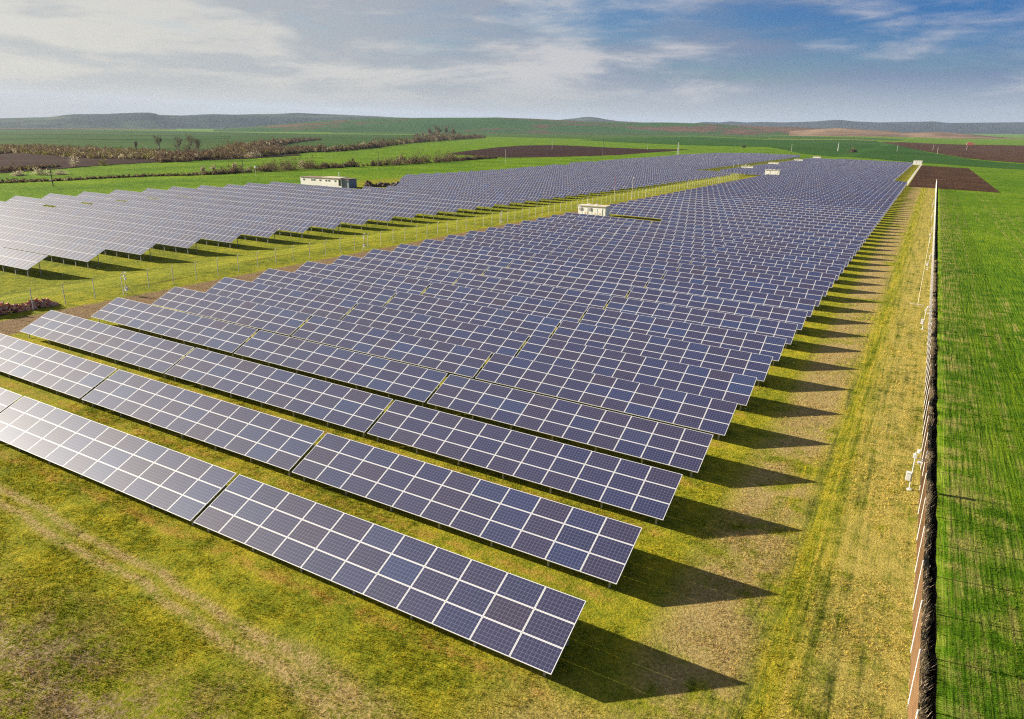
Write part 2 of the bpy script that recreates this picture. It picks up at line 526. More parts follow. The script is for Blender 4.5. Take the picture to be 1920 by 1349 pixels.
FIELDS = {"brown1":[[-365.6,527.8],[-423.4,657.2],[-508.3,856.7],[-535.5,973.2],[-524.6,1030.9],[-491.7,1038.7],[-402.4,972.9],[-321.7,922.5],[-270.0,942.9],[-264.6,814.5],[-244.9,632.1],[-250.5,561.0],[-261.3,503.9],[-276.3,475.9],[-324.8,502.9]],"darksoil_left":[[-592.2,266.3],[-584.8,276.8],[-542.0,276.0],[-486.3,276.5],[-429.7,276.3],[-401.7,285.9],[-401.4,335.1],[-428.6,416.2],[-407.1,397.5],[-373.4,310.8],[-369.1,261.5],[-349.8,207.8],[-333.7,182.2],[-322.2,161.6],[-309.1,138.1],[-305.1,128.6]],"soil_right_far":[[-112.8,1989.1],[10.1,1919.2],[104.9,1997.8],[234.4,1924.4],[109.4,818.1],[78.6,897.9],[38.6,981.9],[-8.9,1225.6],[-46.9,1481.4]],"dark_green":[[-693.8,1534.2],[-750.3,1921.2],[-754.0,2651.1],[-369.7,1981.1],[-131.0,2085.9],[-36.1,1412.7],[-1.3,1164.7],[42.7,943.4],[88.1,849.4],[105.1,781.0],[91.2,660.3],[63.6,688.2],[-13.5,754.1],[-131.0,921.3],[-214.4,1167.3],[-335.3,1190.3],[-495.0,1324.4]],"far_green_left":[[-4739.6,2257.2],[-4320.7,2587.3],[-3485.1,2500.7],[-2250.9,2069.2],[-1838.6,2030.5],[-1468.8,2031.2],[-1204.2,1938.7],[-988.0,1286.1],[-780.6,904.8],[-557.9,576.0],[-503.3,490.8],[-447.7,390.7],[-449.3,343.4],[-524.2,363.2],[-679.0,407.7],[-845.8,440.2],[-810.3,370.9]],"mid_green_far":[[-3743.0,4035.3],[-2714.5,3872.7],[-1870.1,3549.2],[-1258.4,3910.1],[-795.0,3694.2],[-76.7,2586.0],[-81.0,2331.8],[-401.1,2145.7],[-812.3,2854.7],[-749.2,1704.0],[-1204.2,1938.7],[-1731.4,2260.1],[-2158.5,2322.3]],"dark_strip_left":[[-1726.0,809.9],[-1682.8,829.1],[-1607.9,895.1],[-1427.4,896.6],[-1439.0,1062.2],[-1510.1,1265.0],[-1315.6,1100.2],[-1224.7,901.7],[-1305.3,818.5],[-1418.0,787.4],[-1373.3,640.8]],"purple_strip_left":[[-6304.1,3008.6],[-6206.6,3108.7],[-6063.9,3638.2],[-5479.9,4088.7],[-4578.1,3413.2],[-4584.5,2746.3],[-4504.9,2251.1],[-4486.3,2135.5]],"brown_line_far":[[-2552.7,3484.1],[-2185.1,3634.6],[-1627.1,3370.5],[-1302.3,3469.1],[-1111.7,3899.5],[-737.9,3657.2],[-691.8,3431.3],[-996.6,3497.8],[-1156.0,3080.3],[-1392.5,2884.8],[-1818.2,3023.7],[-2081.2,2839.1]],"pale_strip":[[-405.7,2169.7],[-239.7,2164.5],[-140.1,2218.1],[-132.2,2103.9],[-225.8,2043.8],[-375.6,2012.0]],"far_road":[[-5557.0,4664.2],[-4807.8,5050.5],[-3619.8,4734.3],[-2972.6,4241.6],[-2714.5,3872.7],[-3219.9,4210.2],[-4209.9,4420.9],[-4863.5,4080.3]],"lighter_left1":[[-2563.8,1212.2],[-2332.8,1339.0],[-1912.3,1364.9],[-1674.8,1404.5],[-1571.9,1317.4],[-1762.6,1256.8],[-2160.5,1238.8],[-2347.7,1108.4]]}
BANDS = {"A1":[[[-246.8,102.2,1.45],[-249.5,108.1,1.27],[-249.9,116.5,1.29],[-247.7,123.8,1.08],[-250.0,144.0,1.12],[-248.0,164.0,1.16],[-243.8,172.5,1.63],[-242.6,184.0,2.13]],5],"A2":[[[-242.6,184.0,2.13],[-244.4,196.1,3.17],[-244.7,207.7,4.99],[-246.8,221.7,6.44],[-247.2,235.1,6.62],[-249.5,251.5,4.67],[-250.5,258.4,2.23]],9],"B":[[[-249.5,251.5,1.92],[-248.1,264.9,3.37],[-248.6,281.5,4.65],[-249.1,299.4,6.02],[-252.0,321.9,6.62],[-255.1,346.8,7.29],[-258.9,381.0,7.07],[-265.1,402.9,2.96],[-270.4,431.9,3.12],[-273.8,459.7,1.63]],8],"C":[[[-355.5,241.5,3.95],[-363.9,261.1,4.79],[-376.7,285.6,5.77],[-379.6,303.7,8.9],[-384.9,320.8,10.7],[-399.2,346.9,8.86],[-422.7,388.5,6.1],[-456.9,444.5,4.83],[-474.5,481.5,4.6],[-482.3,504.7,3.69]],120],"C2":[[[-551.3,453.1,6.46],[-574.6,498.3,8.02],[-670.0,606.8,8.14],[-887.0,851.1,7.34],[-994.8,1001.6,6.31],[-1057.1,1101.4,3.41]],60],"D":[[[-541.3,245.1,3.34],[-568.0,275.4,3.83],[-534.3,275.4,4.22],[-459.5,257.0,4.46],[-422.8,254.4,4.42],[-403.7,262.1,3.86],[-401.7,278.5,3.0]],230],"D2":[[[-315.1,135.4,4.21],[-320.3,147.8,3.25],[-330.4,163.9,1.98],[-343.4,180.5,1.19]],10],"E":[[[-496.8,465.1,3.09],[-465.3,478.5,6.06],[-493.7,545.0,7.22],[-550.7,644.5,7.65],[-659.1,807.1,10.93],[-745.5,968.5,12.79],[-815.5,1124.5,16.58],[-920.2,1369.4,14.74],[-1013.6,1644.1,10.05]],14],"F":[[[-288.2,133.7,1.23],[-286.3,137.8,2.21],[-283.9,142.4,2.7],[-285.6,151.1,1.5]],6],"G":[[[-1277.2,1714.2,11.11],[-1198.5,1732.0,21.89],[-1121.5,1749.4,12.34],[-1098.8,1782.6,6.22]],14]}
RIDGES = {"H1":[[-8137,3809,-129.1],[-8025,4039,-112.7],[-7923,4235,-97.2],[-7836,4394,-85.5],[-7801,4455,-75.2],[-7765,4517,-59.7],[-7717,4599,-48.3],[-7565,4844,-34.3],[-7483,4969,-20.5],[-7398,5094,-9.0],[-7340,5177,-4.9],[-7311,5219,-11.0],[-7282,5259,-25.2],[-7158,5427,-22.4],[-7026,5596,-3.0],[-6958,5680,4.1],[-6817,5848,7.2],[-6669,6016,21.7],[-6514,6183,33.7],[-6373,6328,53.2],[-6185,6511,52.2],[-6011,6672,52.9],[-5738,6908,52.5],[-5549,7061,47.3],[-5378,7192,49.7],[-4998,7461,28.9]],"H2":[[-3556,2889,-70.2],[-3427,3041,-50.5],[-3348,3127,-34.7],[-3245,3233,-17.6],[-3159,3318,-2.7],[-3046,3421,10.5],[-2929,3521,22.4],[-2782,3638,32.6],[-2603,3768,42.6],[-2416,3890,51.2],[-2334,3940,56.3],[-2138,4050,57.2],[-1995,4122,55.6],[-1850,4189,53.9],[-1615,4285,57.2],[-1409,4357,65.2],[-1204,4419,67.0],[-971,4476,64.0],[-827,4505,63.4],[-687,4528,65.8],[-520,4551,60.5],[-356,4567,49.9]],"H3":[[-4246,8475,80.7],[-4069,8562,106.9],[-3951,8617,124.3],[-3862,8657,140.5],[-3790,8689,146.5],[-3711,8723,140.2],[-3619,8761,125.1],[-3467,8823,109.3],[-3284,8893,107.1],[-3040,8979,97.9]],"H4":[[-3090,10014,89.4],[-2892,10073,127.6],[-2761,10110,149.5],[-2561,10162,150.1],[-2430,10194,168.3],[-2232,10240,162.1],[-2037,10280,175.8],[-1778,10328,178.3],[-1399,10387,204.4],[-1215,10410,226.7],[-1091,10424,230.7],[-966,10436,218.8],[-664,10460,216.1],[-430,10472,230.0],[-200,10479,240.4],[-88,10481,247.0],[83,10481,234.1],[461,10472,248.9],[822,10450,262.7],[1215,10412,268.7]],"H5":[[-609,3731,39.2],[-496,3748,50.7],[-406,3759,59.9],[-295,3769,58.2],[-164,3777,53.9],[-142,3778,50.2],[-79,3780,52.6],[-38,3781,56.3],[2,3781,57.9],[63,3781,55.7],[143,3779,52.2],[222,3775,46.7],[279,3772,44.7],[389,3762,45.0]]}
sheet('field_far_green', FIELDS['far_green_left'], M_GREENF, .15)
sheet('field_mid_green', FIELDS['mid_green_far'], M_GREENM, .25)
sheet('field_dark_green', FIELDS['dark_green'], M_GREEND, .12)
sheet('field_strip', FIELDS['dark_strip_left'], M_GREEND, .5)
sheet('field_fallow', FIELDS['purple_strip_left'], M_STRIPB, 1.2)
sheet('field_pale_strip', FIELDS['lighter_left1'], M_GREENM, .7)
sheet('field_bare_strip', FIELDS['brown_line_far'], M_STRIPB, .8)
sheet('field_light_strip', FIELDS['pale_strip'], M_PALE, .6)
sheet('road', FIELDS['far_road'], M_ROADF, 1.4)
sheet('field_bare_soil', FIELDS['brown1'], M_SOILD, .12)
sheet('field_scrub_soil', FIELDS['darksoil_left'], M_SOILD, .2)
sheet('field_ploughed', FIELDS['soil_right_far'], M_SOIL, .3)
sheet('field_soil', [(.6, 336.5), (33.6, 335), (31.8, 648), (.2, 652)], M_SOIL, .05)


def hill_mat(name, stops, scale):
    m_, s, b = pbsdf(name, None, .95, 0, .03)
    p = s.pos()
    f = s.m('ADD', s.m('MULTIPLY', s.noise(s.vscale(p, (1, 1, 5)), scale, 6.0, .62, .6), .8), s.m('MULTIPLY', s.noise(p, scale * 9, 4.0, .6), .2))
    s.put(b.inputs['Base Color'], s.ramp(f, stops))
    return m_


def ridge(name, pts, half, mat_, rough_, foot=1.0):
    """a hill range: crest line with a rounded body in front of and behind it"""
    P = [Vector(p) for p in pts]
    # denser crest
    Q = []
    for a, b in zip(P[:-1], P[1:]):
        k = max(1, int((b - a).length / (half * .09)))
        for i in range(k): Q.append(a.lerp(b, i / k))
    Q.append(P[-1])
    ts = np.linspace(-1, 1, 25)
    V, F = [], []
    wob = rng.normal(0, 1, (len(Q), 25))
    for _ in range(3):
        wob[1:-1] = (wob[:-2] + wob[1:-1] * 2 + wob[2:]) / 4
        wob[:, 1:-1] = (wob[:, :-2] + wob[:, 1:-1] * 2 + wob[:, 2:]) / 4
    for i, c in enumerate(Q):
        d = Vector((c.x - CAM.x, c.y - CAM.y, 0)).normalized()
        for j, t in enumerate(ts):
            x, y = c.x + d.x * half * t, c.y + d.y * half * t
            h0 = H(x, y) - 6
            prof = math.cos(t * math.pi / 2) ** 1.5
            hc = max(0.0, c.z - H(c.x, c.y)) + 6
            z = h0 + hc * prof
            if t == 0 or abs(t) < .02: z = c.z
            elif abs(t) < .97: z += wob[i, j] * rough_ * hc * min(1, abs(t) * 2.5) - abs(t) * .0
            V.append((x, y, z))
    m_ = 25
    for i in range(len(Q) - 1):
        for j in range(m_ - 1):
            a = i * m_ + j
            F.append((a, a + 1, a + m_ + 1, a + m_))
    me = bpy.data.meshes.new(name)
    me.from_pydata(V, [], F)
    me.materials.append(mat_)
    me.polygons.foreach_set('use_smooth', [True] * len(F))
    me.update()
    o = link(name, me)
    tag(o, kind='structure')


M_HFAR = hill_mat('wooded_hill', [(.3, (.012, .022, .016)), (.5, (.024, .036, .024)), (.6, (.06, .085, .04)), (.75, (.12, .11, .08))], .0011)
M_HBLUE = hill_mat('mountain', [(.3, (.012, .02, .02)), (.6, (.04, .045, .04))], .0008)
M_HRED = hill_mat('heath_hill', [(.36, (.030, .075, .014)), (.515, (.040, .095, .018)), (.555, (.095, .060, .034)), (.62, (.15, .085, .05)), (.69, (.060, .045, .032)), (.74, (.06, .10, .03))], .0016)
M_HBROWN = hill_mat('dry_hill', [(.34, (.05, .075, .02)), (.46, (.16, .10, .06)), (.6, (.27, .18, .11)), (.75, (.11, .07, .05))], .0035)
ridge('mountains', RIDGES['H4'], 2400, M_HBLUE, .16)
ridge('wooded_hills', RIDGES['H1'], 2000, M_HFAR, .16)
ridge('peak', RIDGES['H3'], 1300, M_HFAR, .12)
ridge('heath_hills', RIDGES['H2'], 1100, M_HRED, .06)
ridge('dry_hills', RIDGES['H5'], 520, M_HBROWN, .10)

# ------------------------------------------------------------------ solar tables
TILT_R, H0_R, RP, CP, NC, GAP = 0.43056, 0.6, 1.01467, 1.67, 11, 0.1953
TW = NC * CP


def panel_mat(name, nu, nv, rough=.47, coat=.15):
    """poly-crystalline cells behind glass, white backsheet lines, pale frame"""
    m_, s, b = pbsdf(name, None, .22, 0, .5)
    uv = s.nt.nodes.new('ShaderNodeUVMap').outputs[0]
    u, v = s.sep(uv)[0:2]
    ob = s.nt.nodes.new('ShaderNodeObjectInfo').outputs['Random']
    rnd = s.m('FRACT', s.m('ADD', s.m('MULTIPLY', ob, 7.31), s.island()))
    rnd2 = s.m('FRACT', s.m('MULTIPLY', rnd, 13.7))
    base = s.ramp(rnd, [(0, (.012, .016, .078)), (.3, (.018, .017, .072)), (.55, (.025, .017, .058)), (.8, (.013, .021, .092)), (.93, (.015, .032, .112)), (1, (.029, .017, .048))])
    base = s.mix(s.m('MULTIPLY', rnd2, .25), base, (.011, .012, .038))
    pu, pv = s.m('FRACT', s.m('MULTIPLY', u, nu)), s.m('FRACT', s.m('MULTIPLY', v, nv))
    du = s.m('ABSOLUTE', s.m('SUBTRACT', pu, .5))
    dv = s.m('ABSOLUTE', s.m('SUBTRACT', pv, .5))
    cell_id = s.comb(s.m('FLOOR', s.m('MULTIPLY', u, nu)), s.m('FLOOR', s.m('MULTIPLY', v, nv)), s.m('MULTIPLY', rnd, 40))
    cr = s.n('ShaderNodeTexWhiteNoise', None, Vector=cell_id).outputs[0]
    base = s.mix(s.m('MULTIPLY', cr, .28), base, s.vscale(base, (1.6, 1.55, 1.45)))
    grid = s.m('MAXIMUM', s.ss(du, .462, .478), s.ss(dv, .455, .475))
    bus = s.m('MAXIMUM', s.ss(s.m('ABSOLUTE', s.m('SUBTRACT', dv, .17)), .028, .012), 0.0)
    col = s.mix(s.m('MULTIPLY', bus, .55), base, (.12, .125, .155))
    col = s.mix(s.m('MULTIPLY', grid, .72), col, (.22, .23, .28))
    eu = s.m('MINIMUM', u, s.m('SUBTRACT', 1.0, u))
    ev = s.m('MINIMUM', v, s.m('SUBTRACT', 1.0, v))
    rim = s.m('MAXIMUM', s.ss(eu, .0160, .0138), s.ss(ev, .0265, .0228))
    col = s.mix(rim, col, (.74, .73, .72))
    s.put(b.inputs['Base Color'], col)
    s.put(b.inputs['Roughness'], s.mix(rim, (rough,) * 3, (.55,) * 3))
    b.inputs['IOR'].default_value = 1.48
    b.inputs['Coat Weight'].default_value = coat
    b.inputs['Coat IOR'].default_value = 1.62
    b.inputs['Coat Roughness'].default_value = .55
    return m_


M_PAN = panel_mat('panel_glass', 10, 6)
M_PANL = panel_mat('sheen_panel_glass', 10, 6, .52, .42)  # same cells, coat and roughness raised to add a pale sheen
M_STEEL = worn('galvanised_steel', (.30, .30, .30), (.46, .45, .43), 4.0, .5, .3)
M_BACK, _, _ = pbsdf('panel_back', (.35, .35, .36), .6)


def panel_box(mb, O, U, V_, N, flip=False):
    """one module: O corner, U long edge, V_ short edge, N normal times thickness"""
    O, U, V_, N = map(Vector, (O, U, V_, N))
    p = [O, O + U, O + U + V_, O + V_]
    vs = [a - N for a in p] + p
    z = [(0, 0)] * 4
    top = [(0, 0), (1, 0), (1, 1), (0, 1)]
    mb.add(vs, [(4, 5, 6, 7), (0, 3, 2, 1), (0, 1, 5, 4), (1, 2, 6, 5), (2, 3, 7, 6), (3, 0, 4, 7)], [top, z, z, z, z, z])


def slope(tilt, h0, x, s_, n=0.0):
    return Vector((x, s_ * math.cos(tilt) - n * math.sin(tilt), h0 + s_ * math.sin(tilt) + n * math.cos(tilt)))


def frame_parts(mb, tilt, h0, L, w, n):
    """purlins along the table and a rafter on every pair of legs"""
    for f_ in (.2, .5, .8):
        mb.bar(slope(tilt, h0, -w / 2 + .05, L * f_, -.09), slope(tilt, h0, w / 2 - .05, L * f_, -.09), .035, n=4)
    for x in leg_x(w, n):
        mb.bar(slope(tilt, h0, x, .15, -.16), slope(tilt, h0, x, L - .15, -.16), .04, n=4)


def leg_x(w, n):
    return [-w / 2 + .45 + (w - .9) * i / (n - 1) for i in range(n)]


def leg_mesh(tilt, h0, y, name):
    mb = MB()
    top = h0 + y * math.tan(tilt) - .2
    mb.box(-.045, .045, y - .035, y + .035, -.6, top)
    mb.box(-.07, .07, y - .05, y + .05, top - .02, top + .06)
    return mb.mesh(name, M_STEEL)


def table_mesh(kind, ncol, skip=()):
    """all modules of one table as one mesh (for tables seen from afar)"""
    mb = MB()
    if kind == 'R':
        t, h0 = TILT_R, H0_R
        w_ = ncol * CP
        for i in range(ncol):
            for j in range(3):
                O = slope(t, h0, -w_ / 2 + i * CP + .008, j * RP + .006)
                panel_box(mb, O, (CP - .016, 0, 0), slope(t, 0, 0, RP - .012), slope(t, 0, 0, 0, .04))
    else:
        t, h0 = TILT_L, H0_L
        w_ = ncol * CPL
        for i in range(ncol):
            for j in range(2):
                if (i, j) in skip: continue
                a = slope(t, h0, -w_ / 2 + (i + 1) * CPL - .008, j * 1.67 + .006)
                panel_box(mb, a, slope(t, 0, 0, 1.658), (-(CPL - .016), 0, 0), slope(t, 0, 0, 0, .04))
    return mb


TILT_L, H0_L, CPL, TH_L = 0.46069, 1.107, 1.005, 0.041515
LEFT_ROWS = [[-1,-93.7,24.81,61.0],[0,-93.34,32.74,61.0],[1,-92.98,40.67,80.0],[2,-92.63,48.6,80.0],[3,-92.27,56.53,79.5],[4,-91.92,64.47,77.0],[5,-91.56,72.4,79.5],[6,-91.2,80.33,80.5],[7,-90.85,88.26,80.0],[8,-90.49,96.19,81.0],[9,-90.13,104.12,79.5],[10,-89.78,112.05,80.0],[11,-89.42,119.98,79.0],[12,-89.07,127.91,78.0],[13,-88.71,135.84,79.5],[14,-88.35,143.77,78.0],[15,-88.0,151.7,50.5],[16,-87.64,159.63,48.0],[17,-87.28,167.56,50.5],[18,-86.93,175.49,56.0],[19,-86.57,183.42,62.0],[20,-86.22,191.35,67.5],[21,-85.86,199.28,73.0],[22,-85.5,207.21,78.5],[23,-85.15,215.14,78.0],[24,-84.79,223.07,77.5],[25,-84.43,231.0,77.5],[26,-84.08,238.93,77.5],[27,-83.72,246.86,77.5],[28,-83.37,254.79,77.5],[29,-83.01,262.72,77.5],[30,-82.65,270.66,77.5],[31,-82.3,278.59,78.5],[32,-81.94,286.52,79.5],[33,-81.59,294.45,80.5],[34,-81.23,302.38,81.5],[35,-80.87,310.31,83.0],[36,-80.52,318.24,83.5],[37,-80.16,326.17,84.5],[38,-79.8,334.1,85.5],[39,-79.45,342.03,84.0],[40,-79.09,349.96,84.0],[41,-78.74,357.89,84.0],[42,-104.0,365.82,66.0],[43,-104.0,373.75,66.0],[44,-104.0,381.68,66.0],[45,-104.0,389.61,66.0],[46,-104.0,403.54,65.5],[47,-104.06,411.47,66.0],[48,-104.12,419.4,66.0],[49,-104.18,427.33,66.5],[50,-104.24,435.26,67.0],[51,-104.3,443.19,67.5],[52,-104.36,451.12,68.0],[53,-104.42,459.05,68.0],[54,-104.48,466.98,68.0],[55,-104.54,474.92,68.0],[56,-104.6,482.85,68.0],[57,-104.66,490.78,68.5],[58,-104.72,498.71,68.5],[59,-104.78,506.64,68.5],[60,-104.84,514.57,68.5],[61,-104.9,522.5,68.5],[62,-104.96,530.43,69.0],[63,-105.02,538.36,69.0],[64,-105.08,546.29,69.0],[65,-105.14,554.22,69.5],[66,-105.2,562.15,70.0],[67,-105.26,570.08,70.5],[68,-105.32,578.01,71.0],[69,-105.38,585.94,71.5],[70,-105.44,593.87,71.5],[71,-105.5,601.8,72.0],[72,-105.56,609.73,72.5],[73,-105.62,617.66,73.0],[74,-105.68,625.59,72.5],[75,-105.74,633.52,72.5],[76,-105.8,641.45,72.0],[77,-105.86,649.38,71.5],[78,-105.92,657.31,71.0],[79,-105.98,665.24,70.5],[80,-106.04,673.17,70.0],[81,-106.1,681.11,70.0],[82,-106.16,689.04,69.5],[83,-106.22,696.97,69.0],[84,-106.28,704.9,68.5],[85,-106.34,712.83,67.0],[86,-106.4,720.76,64.0],[87,-106.46,728.69,61.0],[88,-106.52,736.62,57.5],[89,-106.58,744.55,54.5],[90,-106.64,752.48,51.0],[91,-106.7,760.41,46.0]]

TENS = {20: 'twenty', 30: 'thirty', 40: 'forty', 50: 'fifty', 60: 'sixty', 70: 'seventy', 80: 'eighty', 90: 'ninety', 100: 'hundred'}
ORD = ['zeroth', 'first', 'second', 'third', 'fourth', 'fifth', 'sixth', 'seventh', 'eighth', 'ninth', 'tenth', 'eleventh', 'twelfth', 'thirteenth',
       'fourteenth', 'fifteenth', 'sixteenth', 'seventeenth', 'eighteenth', 'nineteenth']


def ordw(n):
    if n < 20: return ORD[n]
    if n % 10 == 0: return TENS[n][:-1] + 'ieth' if n < 100 else 'hundredth'
    return (TENS[n - n % 10] if n < 100 else 'hundred') + '-' + ORD[n % 10]


def project(p):
    d = Vector(p) - CAM
    z = d.dot(fx)
    if z < 1: return None
    return 960 + 1360 * d.dot(rx) / z, 674.5 - 1360 * d.dot(ux) / z, z


tables = []            # (area, kind, ncol, x_centre, y_front, z, rot, label, near, skip)


def shown(kind, ncol, loc, rot):
    w_ = ncol * (CP if kind == 'R' else CPL)
    t, h0, L = (TILT_R, H0_R, 3 * RP) if kind == 'R' else (TILT_L, H0_L, 3.34)
    M = Matrix.Translation(loc) @ Matrix.Rotation(rot, 4, 'Z')
    q_ = [project(M @ slope(t, h0, sx * w_ / 2, s_)) for sx, s_ in ((-1, 0), (1, 0), (1, L), (-1, L))]
    if any(c is None for c in q_): return 0
    q_ = [(min(1920, max(0, c[0])), min(1349, max(0, c[1]))) for c in q_]
    return abs(sum(q_[i][0] * q_[(i + 1) % 4][1] - q_[(i + 1) % 4][0] * q_[i][1] for i in range(4))) / 2


POSR = ['at the right end', 'in the middle', 'at the left end']
for k in range(56):
    for n in range(3):
        if k in (20, 21, 54, 55) and n == 2: continue
        xc = -n * (TW + GAP) - TW / 2
        loc = Vector((xc, k * ROWP, 0))
        a = shown('R', NC, loc, 0)
        lab = f'blue solar table {POSR[n]} of the {ordw(k + 1)} row from the front, right field'
        tables.append((a, 'R', NC, loc, 0.0, lab, k < 12, ()))
POSE = ['at the right end', 'second from the right end', 'second from the left end', 'at the left end']
for k in range(56, 109):
    for n in range(4):
        if n == 3 and any(-21 < k * ROWP - yc < 3 for yc in (398, 474, 570, 664.5)): continue
        xc = -5.9 - n * (TW + GAP) - TW / 2
        loc = Vector((xc, k * ROWP, 0))
        a = shown('R', NC, loc, 0)
        lab = f'distant solar table {POSE[n]} of the {ordw(k + 1)} row of the right field'
        tables.append((a, 'R', NC, loc, 0.0, lab, False, ()))
ri = 0
for (k, x, y, sl) in LEFT_ROWS:
    ri += 1
    n = 0
    while n * 20.3 + 3 < sl:
        nc = int(min(20, (sl - n * 20.3) / CPL))
        if nc < 3: break
        s_mid = n * 20.3 + nc * CPL / 2
        loc = Vector((x - s_mid * math.cos(TH_L), y - s_mid * math.sin(TH_L), 0))
        loc.z = H(x, y) + (H(loc.x, loc.y) - H(x, y))
        skip = ()
        if n == 3 and 4 <= k <= 10 and nc >= 18: skip = tuple((nc - 1 - i, 0) for i in (1, 2, 3, 4))
        a = shown('L', nc, loc, TH_L)
        last = (n + 1) * 20.3 + 3 >= sl
        pos = 'at the right end' if n == 0 else ('at the far left end' if last else {1: 'second from the right', 2: 'third from the right', 3: 'fourth from the right'}.get(n, 'fifth from the right'))
        extra = ' with a hole in its lower edge' if skip else ''
        lab = f'grey solar table{extra} {pos} of the {ordw(ri)} row, left field'
        if skip: lab = f'solar table holed at its lower edge, {pos[3:] if pos.startswith("at ") else pos}, {ordw(ri)} row, left field'
        tables.append((a, 'L', nc, loc, TH_L, lab, False, skip))
        n += 1

tables.sort(key=lambda t_: -t_[0])
mesh_cache = {}
pm = MB()
panel_box(pm, slope(TILT_R, 0, .008, .006), (CP - .016, 0, 0), slope(TILT_R, 0, 0, RP - .012), slope(TILT_R, 0, 0, 0, .04))
ME_PANEL = pm.mesh('panel', M_PAN)
ME_LEGF, ME_LEGB = leg_mesh(TILT_R, H0_R, .45, 'leg_front'), leg_mesh(TILT_R, H0_R, 2.3, 'leg_back')
ME_LEGLF, ME_LEGLB = leg_mesh(TILT_L, H0_L, .25, 'leg_front_tall'), leg_mesh(TILT_L, H0_L, 1.9, 'leg_back_tall')
fm = MB()
frame_parts(fm, TILT_R, H0_R, 3 * RP, TW, 7)
ME_FRAME = fm.mesh('frame', M_STEEL)


def cached(kind, nc, skip, with_legs):
    key = (kind, nc, skip, with_legs)
    if key not in mesh_cache:
        pan = table_mesh(kind, nc, skip).mesh('panel_array', M_PAN if kind == 'R' else M_PANL)
        f_ = MB()
        w_ = nc * (CP if kind == 'R' else CPL)
        t, h0, L = (TILT_R, H0_R, 3 * RP) if kind == 'R' else (TILT_L, H0_L, 3.34)
        nl = max(2, round(w_ / 2.9) + 1)
        frame_parts(f_, t, h0, L, w_, nl)
        if with_legs:
            for x in leg_x(w_, nl):
                for y in ((.45, 2.3) if kind == 'R' else (.25, 1.9)):
                    f_.box(x - .045, x + .045, y - .035, y + .035, -.6, h0 + y * math.tan(t) - .15)
        mesh_cache[key] = (pan, f_.mesh('frame', M_STEEL), nl, w_)
    return mesh_cache[key]


far = []
for i, (a, kind, nc, loc, rot, lab, near, skip) in enumerate(tables):
    if i >= 298 or a <= 0:
        if a > 0: far.append((kind, nc, loc, rot, skip))
        continue
    root = empty('solar_table', loc + Vector((0, 0, rng.normal() * .012)), (rng.normal() * .0022, rng.normal() * .0009, rot))
    tag(root, lab, 'solar table', 'solar tables in rows')
    if near:
        for j in range(3):
            for c in range(NC):
                o = link('solar_panel', ME_PANEL, root, slope(TILT_R, H0_R, -TW / 2 + c * CP, j * RP))
        for x in leg_x(TW, 7):
            link('leg', ME_LEGF, root, (x, 0, 0))
            link('leg', ME_LEGB, root, (x, 0, 0))
        link('frame', ME_FRAME, root)
    elif kind == 'L' and loc.y < 75 and a > 1500:
        pan, fr, nl, w_ = cached(kind, nc, skip, False)
        link('panel_array', pan, root)
        link('frame', fr, root)
        for x in leg_x(w_, nl):
            link('leg', ME_LEGLF, root, (x, 0, 0))
            link('leg', ME_LEGLB, root, (x, 0, 0))
    else:
        pan, fr, nl, w_ = cached(kind, nc, skip, True)
        link('panel_array', pan, root)
        link('frame', fr, root)


def joined(name, items):
    """many far tables in one object"""
    vs, loops, uvs, mids, nv = [], [], [], [], 0
    sizes = []
    for kind, nc, loc, rot, skip in items:
        pan, fr, nl, w_ = cached(kind, nc, skip, True)
        M = np.array(Matrix.Translation(loc) @ Matrix.Rotation(rot, 4, 'Z'))
        for me, mi in ((pan, 0 if kind == 'R' else 2), (fr, 1)):
            co = np.empty(len(me.vertices) * 3)
            me.vertices.foreach_get('co', co)
            co = co.reshape(-1, 3) @ M[:3, :3].T + M[:3, 3]
            li = np.empty(len(me.loops), np.int32)
            me.loops.foreach_get('vertex_index', li)
            uv = np.empty(len(me.loops) * 2)
            me.uv_layers[0].data.foreach_get('uv', uv)
            lt = np.empty(len(me.polygons), np.int32)
            me.polygons.foreach_get('loop_total', lt)
            vs.append(co); loops.append(li + nv); uvs.append(uv); sizes.append(lt)
            mids.append(np.full(len(lt), mi, np.int32))
            nv += len(co)
    V, Lp, U, SZ, MI = np.concatenate(vs), np.concatenate(loops), np.concatenate(uvs), np.concatenate(sizes), np.concatenate(mids)
    me = bpy.data.meshes.new(name)
    me.vertices.add(len(V)); me.vertices.foreach_set('co', V.ravel())
    me.loops.add(len(Lp)); me.loops.foreach_set('vertex_index', Lp.astype(np.int32))
    me.polygons.add(len(SZ))
    me.polygons.foreach_set('loop_start', np.concatenate([[0], np.cumsum(SZ)[:-1]]).astype(np.int32))
    me.polygons.foreach_set('loop_total', SZ)
    me.polygons.foreach_set('material_index', MI)
    me.polygons.foreach_set('use_smooth', np.zeros(len(SZ), bool))
    me.uv_layers.new(name='UVMap').data.foreach_set('uv', U)
    me.materials.append(M_PAN); me.materials.append(M_STEEL); me.materials.append(M_PANL)
    me.update(calc_edges=True)
    return link(name, me)


if far:
    o = joined('distant_solar_tables', far)
    tag(o, 'distant rows of dark blue solar tables merging toward the horizon', 'solar tables', None, 'stuff')

# ------------------------------------------------------------------ fences
M_POST = worn('pale_concrete', (.50, .47, .40), (.70, .67, .58), 5.0, .8)
M_WHITE = worn('white_paint', (.46, .45, .42), (.72, .71, .67), 3.0, .6)
M_WIRE = worn('rusty_wire', (.15, .068, .020), (.24, .125, .042), 2.0, .7, .2)
M_WIREG = worn('grey_wire', (.20, .20, .18), (.34, .33, .30), 2.0, .6, .4)


